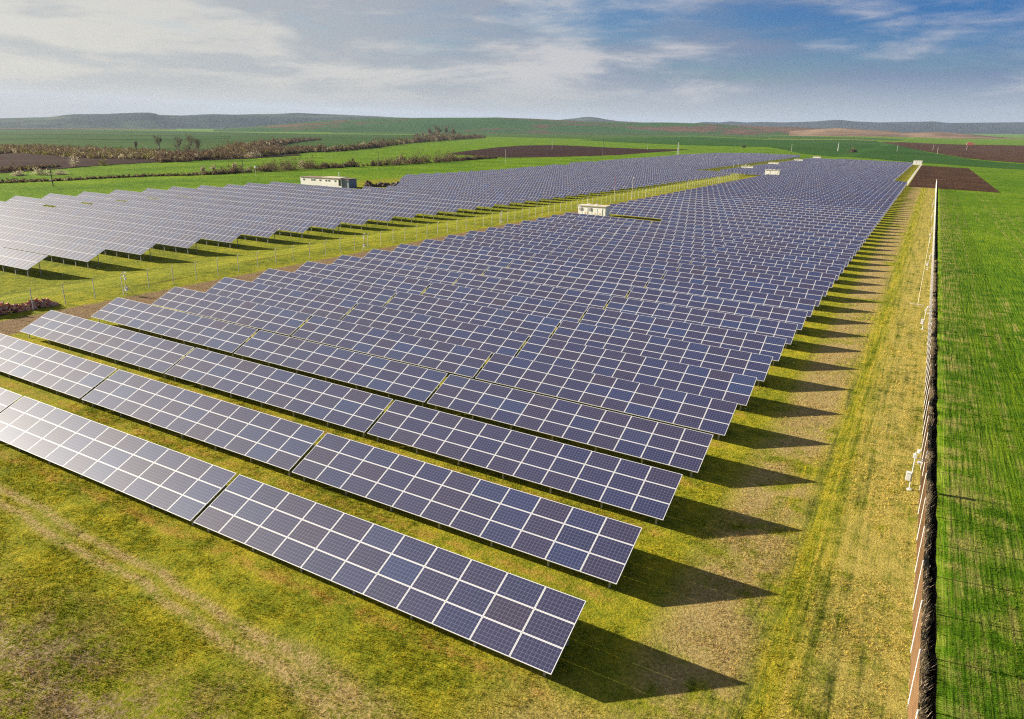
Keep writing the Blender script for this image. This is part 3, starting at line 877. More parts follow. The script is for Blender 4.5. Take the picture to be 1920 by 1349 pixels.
def post_mesh(h, arm, r=.028):
    mb = MB()
    mb.bar(Vector((0, 0, -.3)), UP * h, r, r * .9, 8)
    if arm: mb.bar(UP * (h - .02), UP * (h + .30) + Vector(arm), r * .85, r * .6, 6)
    return mb.mesh('post', M_POST if arm else M_WHITE)


def strands(mb, y0, y1, x, h, step, r):
    """chain link: two families of diagonal wires and three line wires, as slim prisms"""
    n = int((y1 - y0) / step)
    run = h * .9
    for i in range(n):
        y = y0 + i * step
        for sgn in (1, -1):
            a = Vector((x + sgn * r, y, .04)); b = Vector((x + sgn * r, y + sgn * run, .04)) + UP * h
            t, b2 = 1.0, b
            if b2.y > y1 or b2.y < y0:
                t = ((y1 if b2.y > y1 else y0) - a.y) / (b2.y - a.y)
                b2 = a.lerp(b, max(.02, t))
            mb.bar(a, b2, r, n=3)
    for z in (.06, h * .5, h):
        mb.bar(Vector((x, y0, 0)) + UP * z, Vector((x, y1, 0)) + UP * z, r * 1.3, n=3)


root = empty('boundary_fence', (10.88, 0, 0))
tag(root, 'tall wire fence on white posts between dry grass strip and green crop field', 'fence')
PM = post_mesh(2.35, None)
nP = 0
for i in range(122):
    y = -.4 + i * 3.09
    if i < 98: link('post', PM, root, (0, y, 0))
mb = MB()
for i in range(98, 122):
    y = -.4 + i * 3.09
    mb.bar(Vector((0, y, -.3)), Vector((0, y, 0)) + UP * 2.35, .035, .031, 8)
tag(mb.build('post_line', M_WHITE, root), kind='stuff')
mb = MB()
strands(mb, -2, 376, 0, 2.2, .12, .0045)
mb.build('wire_mesh', M_WIRE, root)

root = empty('field_fence', (-63.7, 0, 0))
tag(root, 'pale post fence with angled tops beside the brown track between both solar fields', 'fence')
PM = post_mesh(2.0, (.30, .1, 0), .04)
for i in range(100): link('post', PM, root, (0, 8.6 + i * 3.03, H(-63.7, 8.6 + i * 3.03)))
mb = MB()
strands(mb, 8, 312, 0, 1.9, .6, .0013)
for e in (.12, .22, .30):
    mb.bar(Vector((e, 8, 2.0)) , Vector((e, 312, 2.0 + e)), .003, n=3)
mb.build('wire_mesh', M_WIREG, root)

root = empty('corner_fence', (.1, 336, 0))
tag(root, 'pale fence along the ploughed soil patch beyond the right field', 'fence')
PM2 = post_mesh(2.1, None, .035)
for i in range(60): link('post', PM2, root, (0, i * 5.6, 0))
mb = MB()
strands(mb, 0, 330, 0, 2.2, .35, .006)
mb.build('wire_mesh', M_WIREG, root)

# ------------------------------------------------------------------ camera masts, lightning rods
M_BOX = worn('white_enamel', (.66, .65, .62), (.82, .81, .78), 4.0, .4)
M_DARK, _, _ = pbsdf('dark_lens', (.02, .02, .025), .25)
M_REDP = worn('red_paint', (.35, .06, .04), (.5, .10, .06), 3.0, .5)
M_POLEY = worn('yellowed_pole', (.48, .40, .22), (.62, .55, .34), 2.0, .6)


def mast_parts():
    """meshes of a short camera mast beside a fence"""
    d = {}
    m1 = MB(); m1.bar((0, 0, -.2), UP * 2.25, .032, .028, 8); m1.bar((0, 0, 0), (0, 0, .03), .16, .16, 8); d['pole'] = m1.mesh('pole', M_WHITE)
    m2 = MB(); m2.box(-.30, -.06, -.12, .10, .55, 1.0); m2.box(-.32, -.05, -.14, .12, 1.0, 1.02); d['control_box'] = m2.mesh('control_box', M_BOX)
    m3 = MB(); m3.box(-.17, .0, -.1, .1, 1.92, 2.14); m3.box(-.02, .12, -.16, .12, 2.28, 2.42); m3.bar((.05, -.26, 2.33), (.05, -.14, 2.34), .05, .055, 8); d['camera_head'] = m3.mesh('camera_head', M_BOX)
    m4 = MB(); m4.bar(UP * 1.95, UP * 1.95 + Vector((.5, .05, -.05)), .022, n=6); d['arm'] = m4.mesh('arm', M_BOX)
    m5 = MB(); m5.box(.10, .34, -.14, .05, 1.66, 1.78); m5.bar((.12, -.16, 1.72), (.12, -.13, 1.72), .04, n=8); d['lower_camera'] = m5.mesh('lower_camera', M_BOX)
    return d


MP = mast_parts()
ROWN = ['nearest', 'second', 'third', 'fourth', 'fifth', 'sixth', 'seventh', 'eighth']
for i, y in enumerate((24.07, 65.4, 107.3, 149.0, 190.5, 232.0)):
    o = empty('camera_mast', (10.36, y, 0))
    tag(o, f'{ROWN[i]} white camera mast with control box beside the right boundary fence', 'camera mast', 'camera masts along the right fence')
    for nm in MP: link(nm, MP[nm], o)
for i, y in enumerate((78.6,)):
    o = empty('lightning_rod', (9.68, y, 0))
    tag(o, 'tall thin yellowish rod standing in the dry strip left of the right fence', 'lightning rod')
    mb = MB(); mb.bar((0, 0, -.2), UP * 7.2, .05, .035, 8); mb.build('pole', M_POLEY, o)
    mb = MB(); mb.bar(UP * 7.15, UP * 7.9, .035, .012, 6); mb.box(-.27, -.13, -.07, .07, 7.75, 7.92); mb.build('tip', M_BOX, o)
    mb = MB(); mb.box(-.9, .6, -.25, -.15, 0, .05); mb.build('base_slab', M_POST, o)

m1 = MB(); m1.bar((0, 0, -.2), UP * 2.5, .035, .03, 8); TM_POLE = m1.mesh('pole', M_POST)
m1 = MB(); m1.bar((-.05, -.45, -.05), (0, 0, 1.15), .03, n=6); TM_LEG1 = m1.mesh('brace', M_POLEY)
m1 = MB(); m1.bar((.55, .45, -.05), (0, 0, 1.15), .03, n=6); TM_LEG2 = m1.mesh('brace', M_POLEY)
m1 = MB(); m1.box(-.10, .16, -.12, .10, .5, .85); TM_BOX = m1.mesh('control_box', M_BOX)
m1 = MB(); m1.box(-.13, .02, -.1, .08, 1.95, 2.12); m1.box(-.05, .12, -.1, .08, 1.68, 1.86); m1.box(-.02, .28, -.05, .05, 2.42, 2.47); TM_HEAD = m1.mesh('camera_head', M_BOX)
for i, y in enumerate((26.6, 64.2, 104.5, 146.0, 188.0, 230.0, 272.0)):
    x = -62.8
    o = empty('tripod_mast', (x, y, H(x, y)))
    tag(o, f'{ROWN[i]} braced camera mast standing at the fence between the two fields', 'camera mast', 'camera masts along the middle fence')
    for nm, me in (('pole', TM_POLE), ('brace', TM_LEG1), ('brace', TM_LEG2), ('control_box', TM_BOX), ('camera_head', TM_HEAD)): link(nm, me, o)

o = empty('lightning_rod', (-65.2, 169.5, H(-65.2, 169.5)))
tag(o, 'tall rod with red upper half rising by the fence behind the nearest cabin', 'lightning rod')
mb = MB(); mb.bar((0, 0, -.2), UP * 3.4, .06, .05, 8); mb.build('pole', M_POLEY, o)
mb = MB(); mb.bar(UP * 3.4, UP * 6.3, .05, .03, 8); mb.build('red_section', M_REDP, o)
for (x, y, h, lab) in ((-70.5, 352, 4.6, 'thin pale mast rising in front of the second distant cabin'), (-98, 448, 5.0, 'left one of two thin masts before the far left field'),
                       (-96, 452, 5.4, 'right one of two thin masts before the far left field'), (-62.6, 176, 5.9, 'pale lamp mast left of the rod with the red upper half')):
    o = empty('thin_mast', (x, y, H(x, y)))
    tag(o, lab, 'mast')
    mb = MB(); mb.bar((0, 0, -.2), UP * h, .06, .04, 8); mb.build('pole', M_POST, o)
    mb = MB(); mb.box(-.16, .2, -.14, .14, h - .05, h + .22); mb.build('lamp_head', M_BOX, o)

# ------------------------------------------------------------------ inverter cabins
M_CAB = worn('cream_panels', (.82, .80, .74), (.88, .86, .81), 1.5, .6)
M_CABG = worn('cream_panels_door', (.84, .83, .79), (.90, .89, .86), 2.0, .5)
M_ROOF = worn('cabin_roof', (.55, .47, .36), (.70, .62, .50), 2.0, .7)
M_YELL, _, _ = pbsdf('warning_yellow', (.75, .42, .04), .5)
M_ACB = worn('grey_unit', (.42, .41, .39), (.55, .53, .50), 5.0, .5)


def cabin_parts():
    L, D, Hh = 6.2, 2.35, 2.75
    d = []
    m1 = MB(); m1.box(0, L, 0, D, -.3, Hh)
    for x in (1.0, 2.05, 3.1, 3.3, 4.75, 5.6): m1.box(x - .02, x + .02, -.014, 0, .05, Hh - .1)
    d.append(('wall', m1.mesh('wall', M_CAB), None))
    m1 = MB(); m1.box(-.12, L + .18, -.18, D + .15, Hh + .003, Hh + .14); d.append(('roof', m1.mesh('roof', M_ROOF), [('roof_vent', vent(x), None) for x in (1.9, 3.6)]))
    for x in (1.25, 3.45, 4.55):
        m1 = MB(); m1.box(x, x + .92, -.045, -.004, .1, 2.25); m1.box(x - .04, x + .96, -.03, -.003, 2.25, 2.31)
        m2 = MB(); m2.add([(x + .28, -.052, 1.05), (x + .66, -.052, 1.05), (x + .47, -.052, 1.40)], [(0, 1, 2)]); m2.add([(x + .28, -.052, 1.40), (x + .66, -.052, 1.40), (x + .66, -.052, 1.46), (x + .28, -.052, 1.46)], [(0, 1, 2, 3)])
        m3 = MB(); m3.box(x + .08, x + .16, -.085, -.046, .85, 1.05)
        d.append(('door', m1.mesh('door', M_CABG), [('warning_sign', m2.mesh('warning_sign', M_YELL), None), ('handle', m3.mesh('handle', M_DARK), None)]))
    for x in (.2, 2.35):
        m1 = MB(); m1.box(x, x + .6, -.14, -.005, 1.85, 2.4); m1.bar((x + .3, -.145, 2.12), (x + .3, -.15, 2.12), .2, n=12)
        d.append(('air_conditioner', m1.mesh('air_conditioner', M_ACB), None))
    return d


def vent(x):
    m1 = MB(); m1.bar((x, 1.2, 2.89), (x, 1.2, 3.1), .16, .14, 8); m1.bar((x, 1.2, 3.1), (x + .35, 1.2, 3.06), .14, .12, 8)
    return m1.mesh('roof_vent', M_BOX)


CP_ = cabin_parts()
mb = MB(); mb.box(-.2, 6.4, -.2, 2.55, -1.6, -.303); mb.box(-.1, 6.3, -.1, 2.45, -.303, -.02); ME_PLINTH = mb.mesh('plinth', M_POST)
CABS = ((-55.6, 124.6, 'cream inverter cabin with three warning signs nearest of all the cabins'),
        (-57.2, 331.5, 'small cream cabin standing alone among the dark rows, second nearest'),
        (-82.4, 398, 'distant white cabin behind the thin pale mast at the edge of the rows'),
        (-82.6, 474, 'distant white cabin third along the left edge of the far rows'),
        (-82.4, 570, 'distant white cabin fourth along the left edge of the far rows'),
        (-82.0, 664.5, 'farthest white cabin at the back corner of the far rows'),
        (-6.0, 661.5, 'white cabin at the far right corner where the pale fence ends'))
for (x, y, lab) in CABS:
    lift = .0 if y < 200 else (.6 if x > -70 else 1.0)
    o = empty('inverter_cabin', (x, y, H(x, y) + lift), (.0123, -.0296, 0))
    tag(o, lab, 'cabin', 'inverter cabins')
    if lift:
        link('plinth', ME_PLINTH, o)
    for nm, me, subs in CP_:
        if lift and nm == 'air_conditioner': continue
        c = link(nm, me, o)
        for sn, sm_, _ in (subs or []): link(sn, sm_, c)

# ------------------------------------------------------------------ long site building behind the left field
M_SITE = worn('site_wall', (.70, .67, .62), (.86, .84, .80), .6, .7)
M_BLUEG = worn('blue_grey_wall', (.16, .20, .25), (.22, .26, .31), 1.0, .6)
M_PANE, _, _ = pbsdf('window_glass', (.10, .12, .14), .15)
M_BROOF = worn('brown_roof', (.16, .10, .075), (.30, .20, .14), 1.2, .7)
BX, BY = -178.0, 167.0
bo = empty('site_building', (BX, BY, H(BX + 9, BY)), (.0123, -.0296, 0))
tag(bo, 'long low pale building with brown roof edge behind the left field', 'building')
mb = MB(); mb.box(0, 18.2, 0, 4.5, -.5, 2.25); mb.build('wall', M_SITE, bo)
mb = MB(); mb.box(-.15, 18.4, -.2, 4.7, 2.253, 2.42); ro = mb.build('roof', M_BROOF, bo)
mb = MB(); mb.box(9.5, 17.5, .5, 4.2, 2.425, 2.62); mb.build('roof_deck', M_ROOF, ro)
mb = MB(); mb.bar((15.6, 2, 2.6), (15.6, 2, 3.9), .12, .1, 8); mb.bar((15.6, 2, 3.9), (15.6, 2, 4.25), .22, .2, 8); mb.build('chimney', M_BOX, ro)
mb = MB(); mb.box(18.203, 21.0, .4, 4.3, -.5, 2.15); ax = mb.build('annex', M_BLUEG, bo)
mb = MB(); mb.box(18.1, 21.3, .2, 4.5, 2.255, 2.36); mb.build('annex_roof', M_BROOF, ax)
mb = MB(); mb.box(17.0, 17.9, -.05, -.003, 0.05, 2.0); mb.build('door', M_DARK, bo)
for x in (1.2, 4.9, 5.9, 8.6, 11.2, 12.5, 15.2):
    mb = MB(); mb.box(x, x + .75, -.05, -.003, 1.25, 1.85); fr = mb.build('window', M_BOX, bo)
    mb = MB(); mb.box(x + .1, x + .65, -.075, -.052, 1.32, 1.78); mb.build('pane', M_PANE, fr)

M_RUST = worn('rusty_scrap', (.10, .045, .025), (.28, .12, .06), 1.5, .8)
M_SCRAP = worn('dark_scrap', (.030, .024, .022), (.12, .085, .065), .9, .8)


def heap(name, mats, n, lx, ly, h, smin, smax, label, cat, loc, rot=0):
    """a heap of loose lumps of different size and tilt, as one thing"""
    mb = MB()
    for i in range(n):
        u, v = rng.uniform(-1, 1), rng.uniform(-1, 1)
        top = h * max(0.05, (1 - abs(v) ** 1.4)) * (1 - abs(u) ** 6) * (.75 + .25 * math.sin(u * 9 + 1))
        z = rng.uniform(.15, 1) ** .5 * top
        s3 = [rng.uniform(smin, smax) for _ in range(3)]
        M = Matrix.Translation((u * lx, v * ly, z)) @ Matrix.Rotation(rng.uniform(0, 6.3), 4, 'Z') @ Matrix.Rotation(rng.uniform(-.7, .7), 4, 'X') @ Matrix.Rotation(rng.uniform(-.7, .7), 4, 'Y')
        a, b, c = s3
        vs = [M @ Vector((sx * a * rng.uniform(.75, 1.1), sy * b * rng.uniform(.75, 1.1), sz * c * .6 * rng.uniform(.75, 1.1))) for sz in (-1, 1) for sx, sy in ((-1, -1), (1, -1), (1, 1), (-1, 1))]
        mb.add(vs, [(0, 3, 2, 1), (4, 5, 6, 7), (0, 1, 5, 4), (1, 2, 6, 5), (2, 3, 7, 6), (3, 0, 4, 7)], None, int(rng.integers(len(mats))))
    o = mb.build(name, mats, None, loc)
    o.rotation_euler = (0, 0, rot)
    tag(o, label, cat)
    return o


heap('scrap_heap', [M_SCRAP, M_SCRAP, M_RUST], 120, 7.5, 2.0, 1.7, .25, .9, 'dark brown heap of scrap right of the long pale building', 'scrap heap', (-150, 183, -3.5), .45)
heap('rusty_machine_heap', [M_RUST, M_SCRAP], 40, 1.8, 1.2, 2.0, .2, .6, 'small rusty orange heap between the pale building and the dark scrap', 'scrap heap', (-157, 178, -3.5), .2)
for i, (x, y) in enumerate(((-140, 192), (-136.5, 194.5), (-131, 197), (-129.5, 198.5))):
    o = empty('white_post', (x, y, H(x, y)))
    tag(o, 'white post standing behind the dark scrap heap', 'post', 'white posts behind the scrap heap')
    mb = MB(); mb.bar((0, 0, -.2), UP * (2.2 if i % 2 else 2.9), .06, .05, 8); mb.build('shaft', M_BOX, o)
    mb = MB(); mb.box(-.1, .1, -.1, .1, -.1, .12); mb.build('foot', M_POST, o)

# red heap behind the middle fence, far left
M_CLAY = [worn('clay_red', (.48, .13, .06), (.60, .22, .11), 6.0, .8), worn('clay_orange', (.66, .28, .11), (.74, .40, .19), 6.0, .8),
          worn('clay_plum', (.34, .11, .09), (.46, .19, .14), 6.0, .8), worn('clay_pale', (.50, .30, .2), (.62, .42, .3), 6.0, .8)]
heap('clay_heap', M_CLAY, 900, 5.4, .75, 1.0, .06, .17, 'long heap of broken red clay pieces behind the fence at the left edge', 'heap', (-64.75, 15.0, 0), R(90))

# ------------------------------------------------------------------ utility poles across the far fields
M_TIMB = worn('dark_timber', (.055, .045, .035), (.12, .095, .07), 3.0, .8)
POLES = [(-224.6, 110.7, 6.4, 'd', 'dark timber pole at the far left before the scrub'), (-238.6, 195.6, 6.4, 'd', 'dark timber pole in front of the brown thicket'), (-224.5, 189.5, 3.2, 'b', 'thin pale pole with a white ball at its tip'), (-238.7, 282.3, 7.8, 'd', 'dark timber pole standing in the long brown thicket'), (-221.2, 382.3, 8.2, 'p', 'thin pole on the green field left of the bare soil'), (-216.9, 526.6, 15.5, 'd', 'tallest thin pole in front of the bare soil field'), (-404.6, 817.4, 11.0, 'p', 'thin pole standing on the bare dark soil'), (-208.5, 694.4, 11.1, 'l', 'white lattice tower at the back edge of the left solar field'), (-303.2, 877.7, 6.3, 'p', 'small thin pole near the tip of the bare soil'), (-107.5, 1085.3, 11.4, 'w', 'white tapering column in the dark green field'), (-88.7, 1062.1, 19.0, 'd', 'tall dark pole beside a round bush'), (-38.7, 1146.0, 8.4, 'p', 'short pale pole in the dark green field'), (3.5, 1286.5, 8.1, 'p', 'short pole at the edge of the far ploughed field, left one'), (9.9, 1080.5, 9.1, 'p', 'short pole at the edge of the far ploughed field, right one'), (50.5, 1408.5, 8.3, 'p', 'short pole on the far ploughed field'), (-148.1, 965.9, 10.7, 'p', 'slender pale pole behind the far solar rows')]
for (x, y, h, style, lab) in POLES:
    o = empty('utility_pole', (x, y, H(x, y)))
    tag(o, lab, 'pole', 'poles across the far fields')
    k = min(1.7, max(1.0, math.hypot(x, y) / 420))
    mt = {'d': M_TIMB, 'w': M_WHITE, 'p': M_POST, 'l': M_WHITE, 'b': M_POST}[style]
    mb = MB()
    if style == 'w':
        mb.bar((0, 0, -.4), UP * h, .62 * k / 2, .22 * k / 2, 6)
    elif style == 'l':
        for sx, sy in ((-1, -1), (1, -1), (1, 1), (-1, 1)):
            mb.bar((sx * .8, sy * .8, -.3), UP * h + Vector((sx * .25, sy * .25, 0)), .12, .09, 4)
        for i in range(7):
            z0, z1 = h * i / 7, h * (i + 1) / 7
            r0, r1 = .8 - .55 * i / 7, .8 - .55 * (i + 1) / 7
            for sx, sy, tx, ty in ((-1, -1, 1, -1), (1, -1, 1, 1), (1, 1, -1, 1), (-1, 1, -1, -1)):
                mb.bar(UP * z0 + Vector((sx * r0, sy * r0, 0)), UP * z1 + Vector((tx * r1, ty * r1, 0)), .07, n=4)
                mb.bar(UP * z1 + Vector((sx * r1, sy * r1, 0)), UP * z1 + Vector((tx * r1, ty * r1, 0)), .06, n=4)
    else:
        mb.bar((0, 0, -.4), UP * h, (.15 if style == 'd' else .09) * k, (.10 if style == 'd' else .06) * k, 7)
    mb.build('shaft', mt, o)
    mb = MB()
    if style == 'b':
        mb.box(-.3, .3, -.3, .3, h - .1, h + .5)
        mb.build('lamp_head', M_BOX, o)
    else:
        mb.bar(UP * (h * .95) + Vector((-.7 * min(k, 1.5), -.35, 0)), UP * (h * .95) + Vector((.7 * min(k, 1.5), .35, 0)), .05 * k, n=4)
        mb.build('crossarm', mt, o)

o = empty('dome_hut', (70, 1950, H(70, 1950)))
tag(o, 'small white domed hut with a red end beside the far ploughed field', 'hut')
mb = MB()
for i in range(8):
    a0, a1 = math.pi * i / 8, math.pi * (i + 1) / 8
    mb.add([(6 * math.cos(a), y_, 6 * math.sin(a)) for y_ in (0, 7) for a in (a0, a1)], [(0, 1, 3, 2)])
mb.build('shell', M_WHITE, o)
mb = MB(); mb.add([(6 * math.cos(math.pi * i / 8), -.05, 6 * math.sin(math.pi * i / 8)) for i in range(9)], [tuple(range(9))]); mb.box(6.05, 9, 0, 6, -1, 4.5); mb.build('red_end', M_REDP, o)

# ------------------------------------------------------------------ hedgerows and trees
def leaf_mat(name, stops, rough=.8):
    m_, s, b = pbsdf(name, None, rough, 0, .04)
    col = s.ramp(s.island(), stops, 'LINEAR')
    s.put(b.inputs['Base Color'], col)
    tr = s.n('ShaderNodeBsdfTranslucent', None, Color=col)
    mx = s.n('ShaderNodeMixShader', None, _0=.42, _1=b.outputs[0], _2=tr.outputs[0])
    s.nt.links.new(mx.outputs[0], [n for n in s.nt.nodes if n.type == 'OUTPUT_MATERIAL'][0].inputs[0])
    return m_


M_BARE = leaf_mat('bare_twigs', [(0, (.050, .036, .026)), (.45, (.110, .075, .052)), (.75, (.19, .125, .080)), (.92, (.18, .15, .05)), (1, (.32, .26, .17))])
M_OLIVE = leaf_mat('budding_leaves', [(0, (.07, .07, .018)), (.5, (.15, .14, .03)), (1, (.30, .26, .07))])
M_BLOSS = leaf_mat('pale_blossom', [(0, (.22, .18, .11)), (.5, (.38, .33, .20)), (1, (.55, .50, .36))])
M_DRYG = leaf_mat('dry_reeds', [(0, (.22, .16, .08)), (.5, (.34, .26, .14)), (1, (.48, .40, .25))])
M_BARK, _, _ = pbsdf('bark', (.24, .18, .13), .9)


def leaf_cloud(pts, size, vert=.0):
    """one small quad per point, turned at random; returns vertices and faces"""
    n = len(pts)
    a = rng.normal(size=(n, 3)); a /= np.linalg.norm(a, axis=1)[:, None]
    b = rng.normal(size=(n, 3))
    b[:, 2] += vert * np.sign(b[:, 2])
    b -= (a * b).sum(1)[:, None] * a
    b /= np.linalg.norm(b, axis=1)[:, None]
    c = np.cross(a, b)
    s1 = (size * rng.uniform(.6, 1.5, n))[:, None]
    s2 = (size * rng.uniform(.25, .7, n))[:, None]
    V = np.stack([pts - b * s1 - c * s2, pts + b * s1 - c * s2 * .4, pts + b * s1 * .8 + c * s2, pts - b * s1 * .6 + c * s2 * .8], 1)
    return V.reshape(-1, 3)


def cloud_mesh(name, chunks, mats):
    """chunks: (vertices of quads, material index)"""
    V = np.concatenate([c[0] for c in chunks])
    MI = np.concatenate([np.full(len(c[0]) // 4, c[1], np.int32) for c in chunks])
    n = len(V) // 4
    me = bpy.data.meshes.new(name)
    me.vertices.add(len(V)); me.vertices.foreach_set('co', V.ravel())
    me.loops.add(4 * n); me.loops.foreach_set('vertex_index', np.arange(4 * n, dtype=np.int32))
    me.polygons.add(n)
    me.polygons.foreach_set('loop_start', np.arange(0, 4 * n, 4, dtype=np.int32))
    me.polygons.foreach_set('loop_total', np.full(n, 4, np.int32))
    me.polygons.foreach_set('material_index', MI)
    for m_ in mats: me.materials.append(m_)
    me.update(calc_edges=True)
    return me


def bush_pts(c, rx_, ry_, rz_, n):
    """points through a lumpy crown"""
    k = max(3, int(n / 40))
    cen = rng.normal(size=(k, 3)) * np.array([rx_, ry_, rz_]) * .42
    cen[:, 2] = np.abs(cen[:, 2])
    who = rng.integers(k, size=n)
    p = cen[who] + rng.normal(size=(n, 3)) * np.array([rx_, ry_, rz_]) * rng.uniform(.16, .34, k)[who][:, None]
    p[:, 2] = np.abs(p[:, 2])
    return p + np.array(c)


def hedgerow(label, pts, depth, mix_, dens=1.0, gap=.0):
    """a run of scrub: many crowns side by side, too dense to count"""
    ch = []
    P = np.array(pts)
    seg = np.hypot(*(P[1:, :2] - P[:-1, :2]).T)
    cum = np.concatenate([[0], np.cumsum(seg)])
    dist = np.hypot(P[:, 0].mean() - CAM.x, P[:, 1].mean() - CAM.y)
    leaf = dist / 1360 * 1.5
    s_ = 0.0
    while s_ < cum[-1]:
        x, y, h = (np.interp(s_, cum, P[:, i]) for i in range(3))
        away = np.array([x - CAM.x, y - CAM.y]); away /= np.linalg.norm(away)
        for r_ in range(max(1, int(depth / max(h, 2.0) * .8))):
            if rng.uniform() < gap: continue
            hh = h * rng.uniform(.5, 1.08)
            off = rng.uniform(0, depth)
            cx_, cy_ = x + away[0] * off + rng.normal() * h * .3, y + away[1] * off + rng.normal() * h * .3
            w_ = hh * rng.uniform(.45, .85)
            mi = rng.choice(4, p=mix_)
            if mi in (1, 2): hh *= .75; w_ *= .7
            if mi == 3: hh *= .45
            n = int(np.clip(150 * dens * (hh / leaf / 8) ** 1.3, 60, 700))
            p = bush_pts((cx_, cy_, H(cx_, cy_)), w_, w_, hh * .72, n)
            ch.append((leaf_cloud(p, leaf * .6, 1.2 if mi == 0 else .2), mi))
        s_ += h * .42
    o = link('shrubbery', cloud_mesh('shrubbery', ch, [M_BARE, M_OLIVE, M_BLOSS, M_DRYG]))
    tag(o, label, 'shrubbery', None, 'stuff')


MIX_BARE, MIX_SCRUB, MIX_LOW = [.88, .05, .03, .04], [.36, .36, .12, .16], [.70, .08, .06, .16]
hedgerow('low dark scrub strip along the green field at the left edge', *BANDS['A1'], MIX_LOW, .8)
hedgerow('brown leafless thicket in the green fields behind the left solar field', *BANDS['A2'], MIX_BARE, 1.5)
hedgerow('long brown thicket with pale reeds at its foot behind the site building', *BANDS['B'], [.74, .08, .03, .15], 1.4)
hedgerow('leafless brown thicket below the four tall bare trees', *BANDS['C'], [.70, .13, .08, .09], 1.0, .25)
hedgerow('pale scrub ridge behind the leafless brown thicket', *BANDS['C2'], [.40, .12, .13, .35], 1.1)
hedgerow('yellow green scrub land at the left edge behind the dark soil', *BANDS['D'], MIX_SCRUB, .8, .35)
hedgerow('dark brush below the bare soil at the left edge', *BANDS['D2'], MIX_LOW, 1.0)
hedgerow('dark hedge running toward the far centre with pale bushes along its foot', *BANDS['E'], [.70, .10, .12, .08], 1.1)
hedgerow('scrub line in the middle distance under the heath hills', *BANDS['G'], [.7, .1, .1, .1], .8)


def bush(name, label, x, y, w_, h_, mi, n, cat='bush'):
    z = H(x, y)
    o = empty(name, (x, y, z))
    tag(o, label, cat)
    leaf = math.hypot(x, y) / 1360 * 1.0
    me = cloud_mesh('foliage', [(leaf_cloud(bush_pts((0, 0, 0), w_, w_, h_ * .7, n), leaf, .3), mi)], [M_BARE, M_OLIVE, M_BLOSS, M_DRYG])
    link('foliage', me, o)
    mb = MB()
    for i in range(4): mb.bar((0, 0, -.2), (rng.normal() * w_ * .3, rng.normal() * w_ * .3, h_ * .6), .07, .03, 5)
    mb.build('stem', M_BARK, o)


BUSHES = [('pale yellow bush at the left end of the brown thicket', -267.7, 199.2, 1.16, 2.33, 2, 260), ('yellow green bush at the left of the long thicket', -259.1, 271.1, 2.32, 4.06, 1, 260), ('bright yellow bush standing out of the long thicket', -281.6, 356.4, 1.92, 7.67, 1, 260), ('pale crowned tree at the edge of the dark soil', -343.6, 188.3, 2.4, 5.4, 2, 260), ('yellow green crowned tree at the edge of the dark soil', -345.4, 203.3, 3.07, 5.22, 1, 260), ('round brown bush at the foot of the tall dark pole', -85.2, 1038.2, 5.07, 7.8, 0, 260), ('tiny round bush beyond the far left solar rows', -237.1, 1105.6, 2.54, 4.23, 0, 260), ('pale blossoming bush at the start of the dark hedge', -502.9, 530.4, 3.03, 4.41, 2, 260), ('cream blossoming bush in the dark hedge', -671.0, 778.6, 4.62, 6.93, 2, 260), ('light green bush in the dark hedge', -738.2, 894.8, 5.64, 7.81, 1, 260), ('pale bush in front of the leafless brown thicket', -280.1, 226.1, 1.25, 3.89, 2, 260), ('small pale bush left of the leafless brown thicket', -278.1, 213.2, 1.49, 2.44, 2, 260)]
for b_ in BUSHES: bush('bush', *b_)
for lab, x, y, w_, h_ in (('left end of the pale blossoming bush island in the green field', -288.2, 134.2, 3.0, 2.0), ('middle mound of the pale blossoming bush island in the green field', -285.8, 140.8, 3.4, 3.0),
                          ('right end of the pale blossoming bush island in the green field', -285.2, 147.5, 3.0, 2.0)):
    bush('bush', lab, x, y, w_, h_, 2, 420)


def bare_tree(label, x, y, h_, spread, crown=300, col=0):
    z = H(x, y)
    o = empty('bare_tree', (x, y, z))
    tag(o, label, 'tree')
    tr, tw = MB(), MB()
    k = math.hypot(x, y) / 420
    tr.bar((0, 0, -.4), (0, 0, h_ * .5), .28 * k, .18 * k, 7)
    tips = []

    def grow_(p, d, ln, r_, lev):
        e = p + d * ln
        (tr if lev < 1 else tw).bar(p, e, r_, r_ * .62, 5)
        if lev >= 2: tips.append(p.lerp(e, .6))
        if lev >= 4:
            tips.append(e); return
        for i in range(4 if lev == 0 else 3):
            nd = (d + Vector((rng.normal() * spread, rng.normal() * spread, abs(rng.normal()) * .25))).normalized()
            grow_(p.lerp(e, rng.uniform(.45, 1.0)), nd, ln * rng.uniform(.6, .85), r_ * .58, lev + 1)
    for i in range(3):
        d0 = Vector((rng.normal() * spread * .8, rng.normal() * spread * .8, 1.2)).normalized()
        grow_(Vector((0, 0, h_ * (.22 + .12 * i))), d0, h_ * .27, .17 * k, 0)
    tr.build('trunk', M_BARK, o)
    tw.build('limbs', M_BARK, o)
    pts = np.array([t[:] for t in tips])
    pts = pts[rng.integers(len(pts), size=crown)] + rng.normal(size=(crown, 3)) * h_ * .035
    link('crown', cloud_mesh('crown', [(leaf_cloud(pts, .16 * k, 1.5), col)], [M_BARE, M_OLIVE, M_BLOSS, M_DRYG]), o)


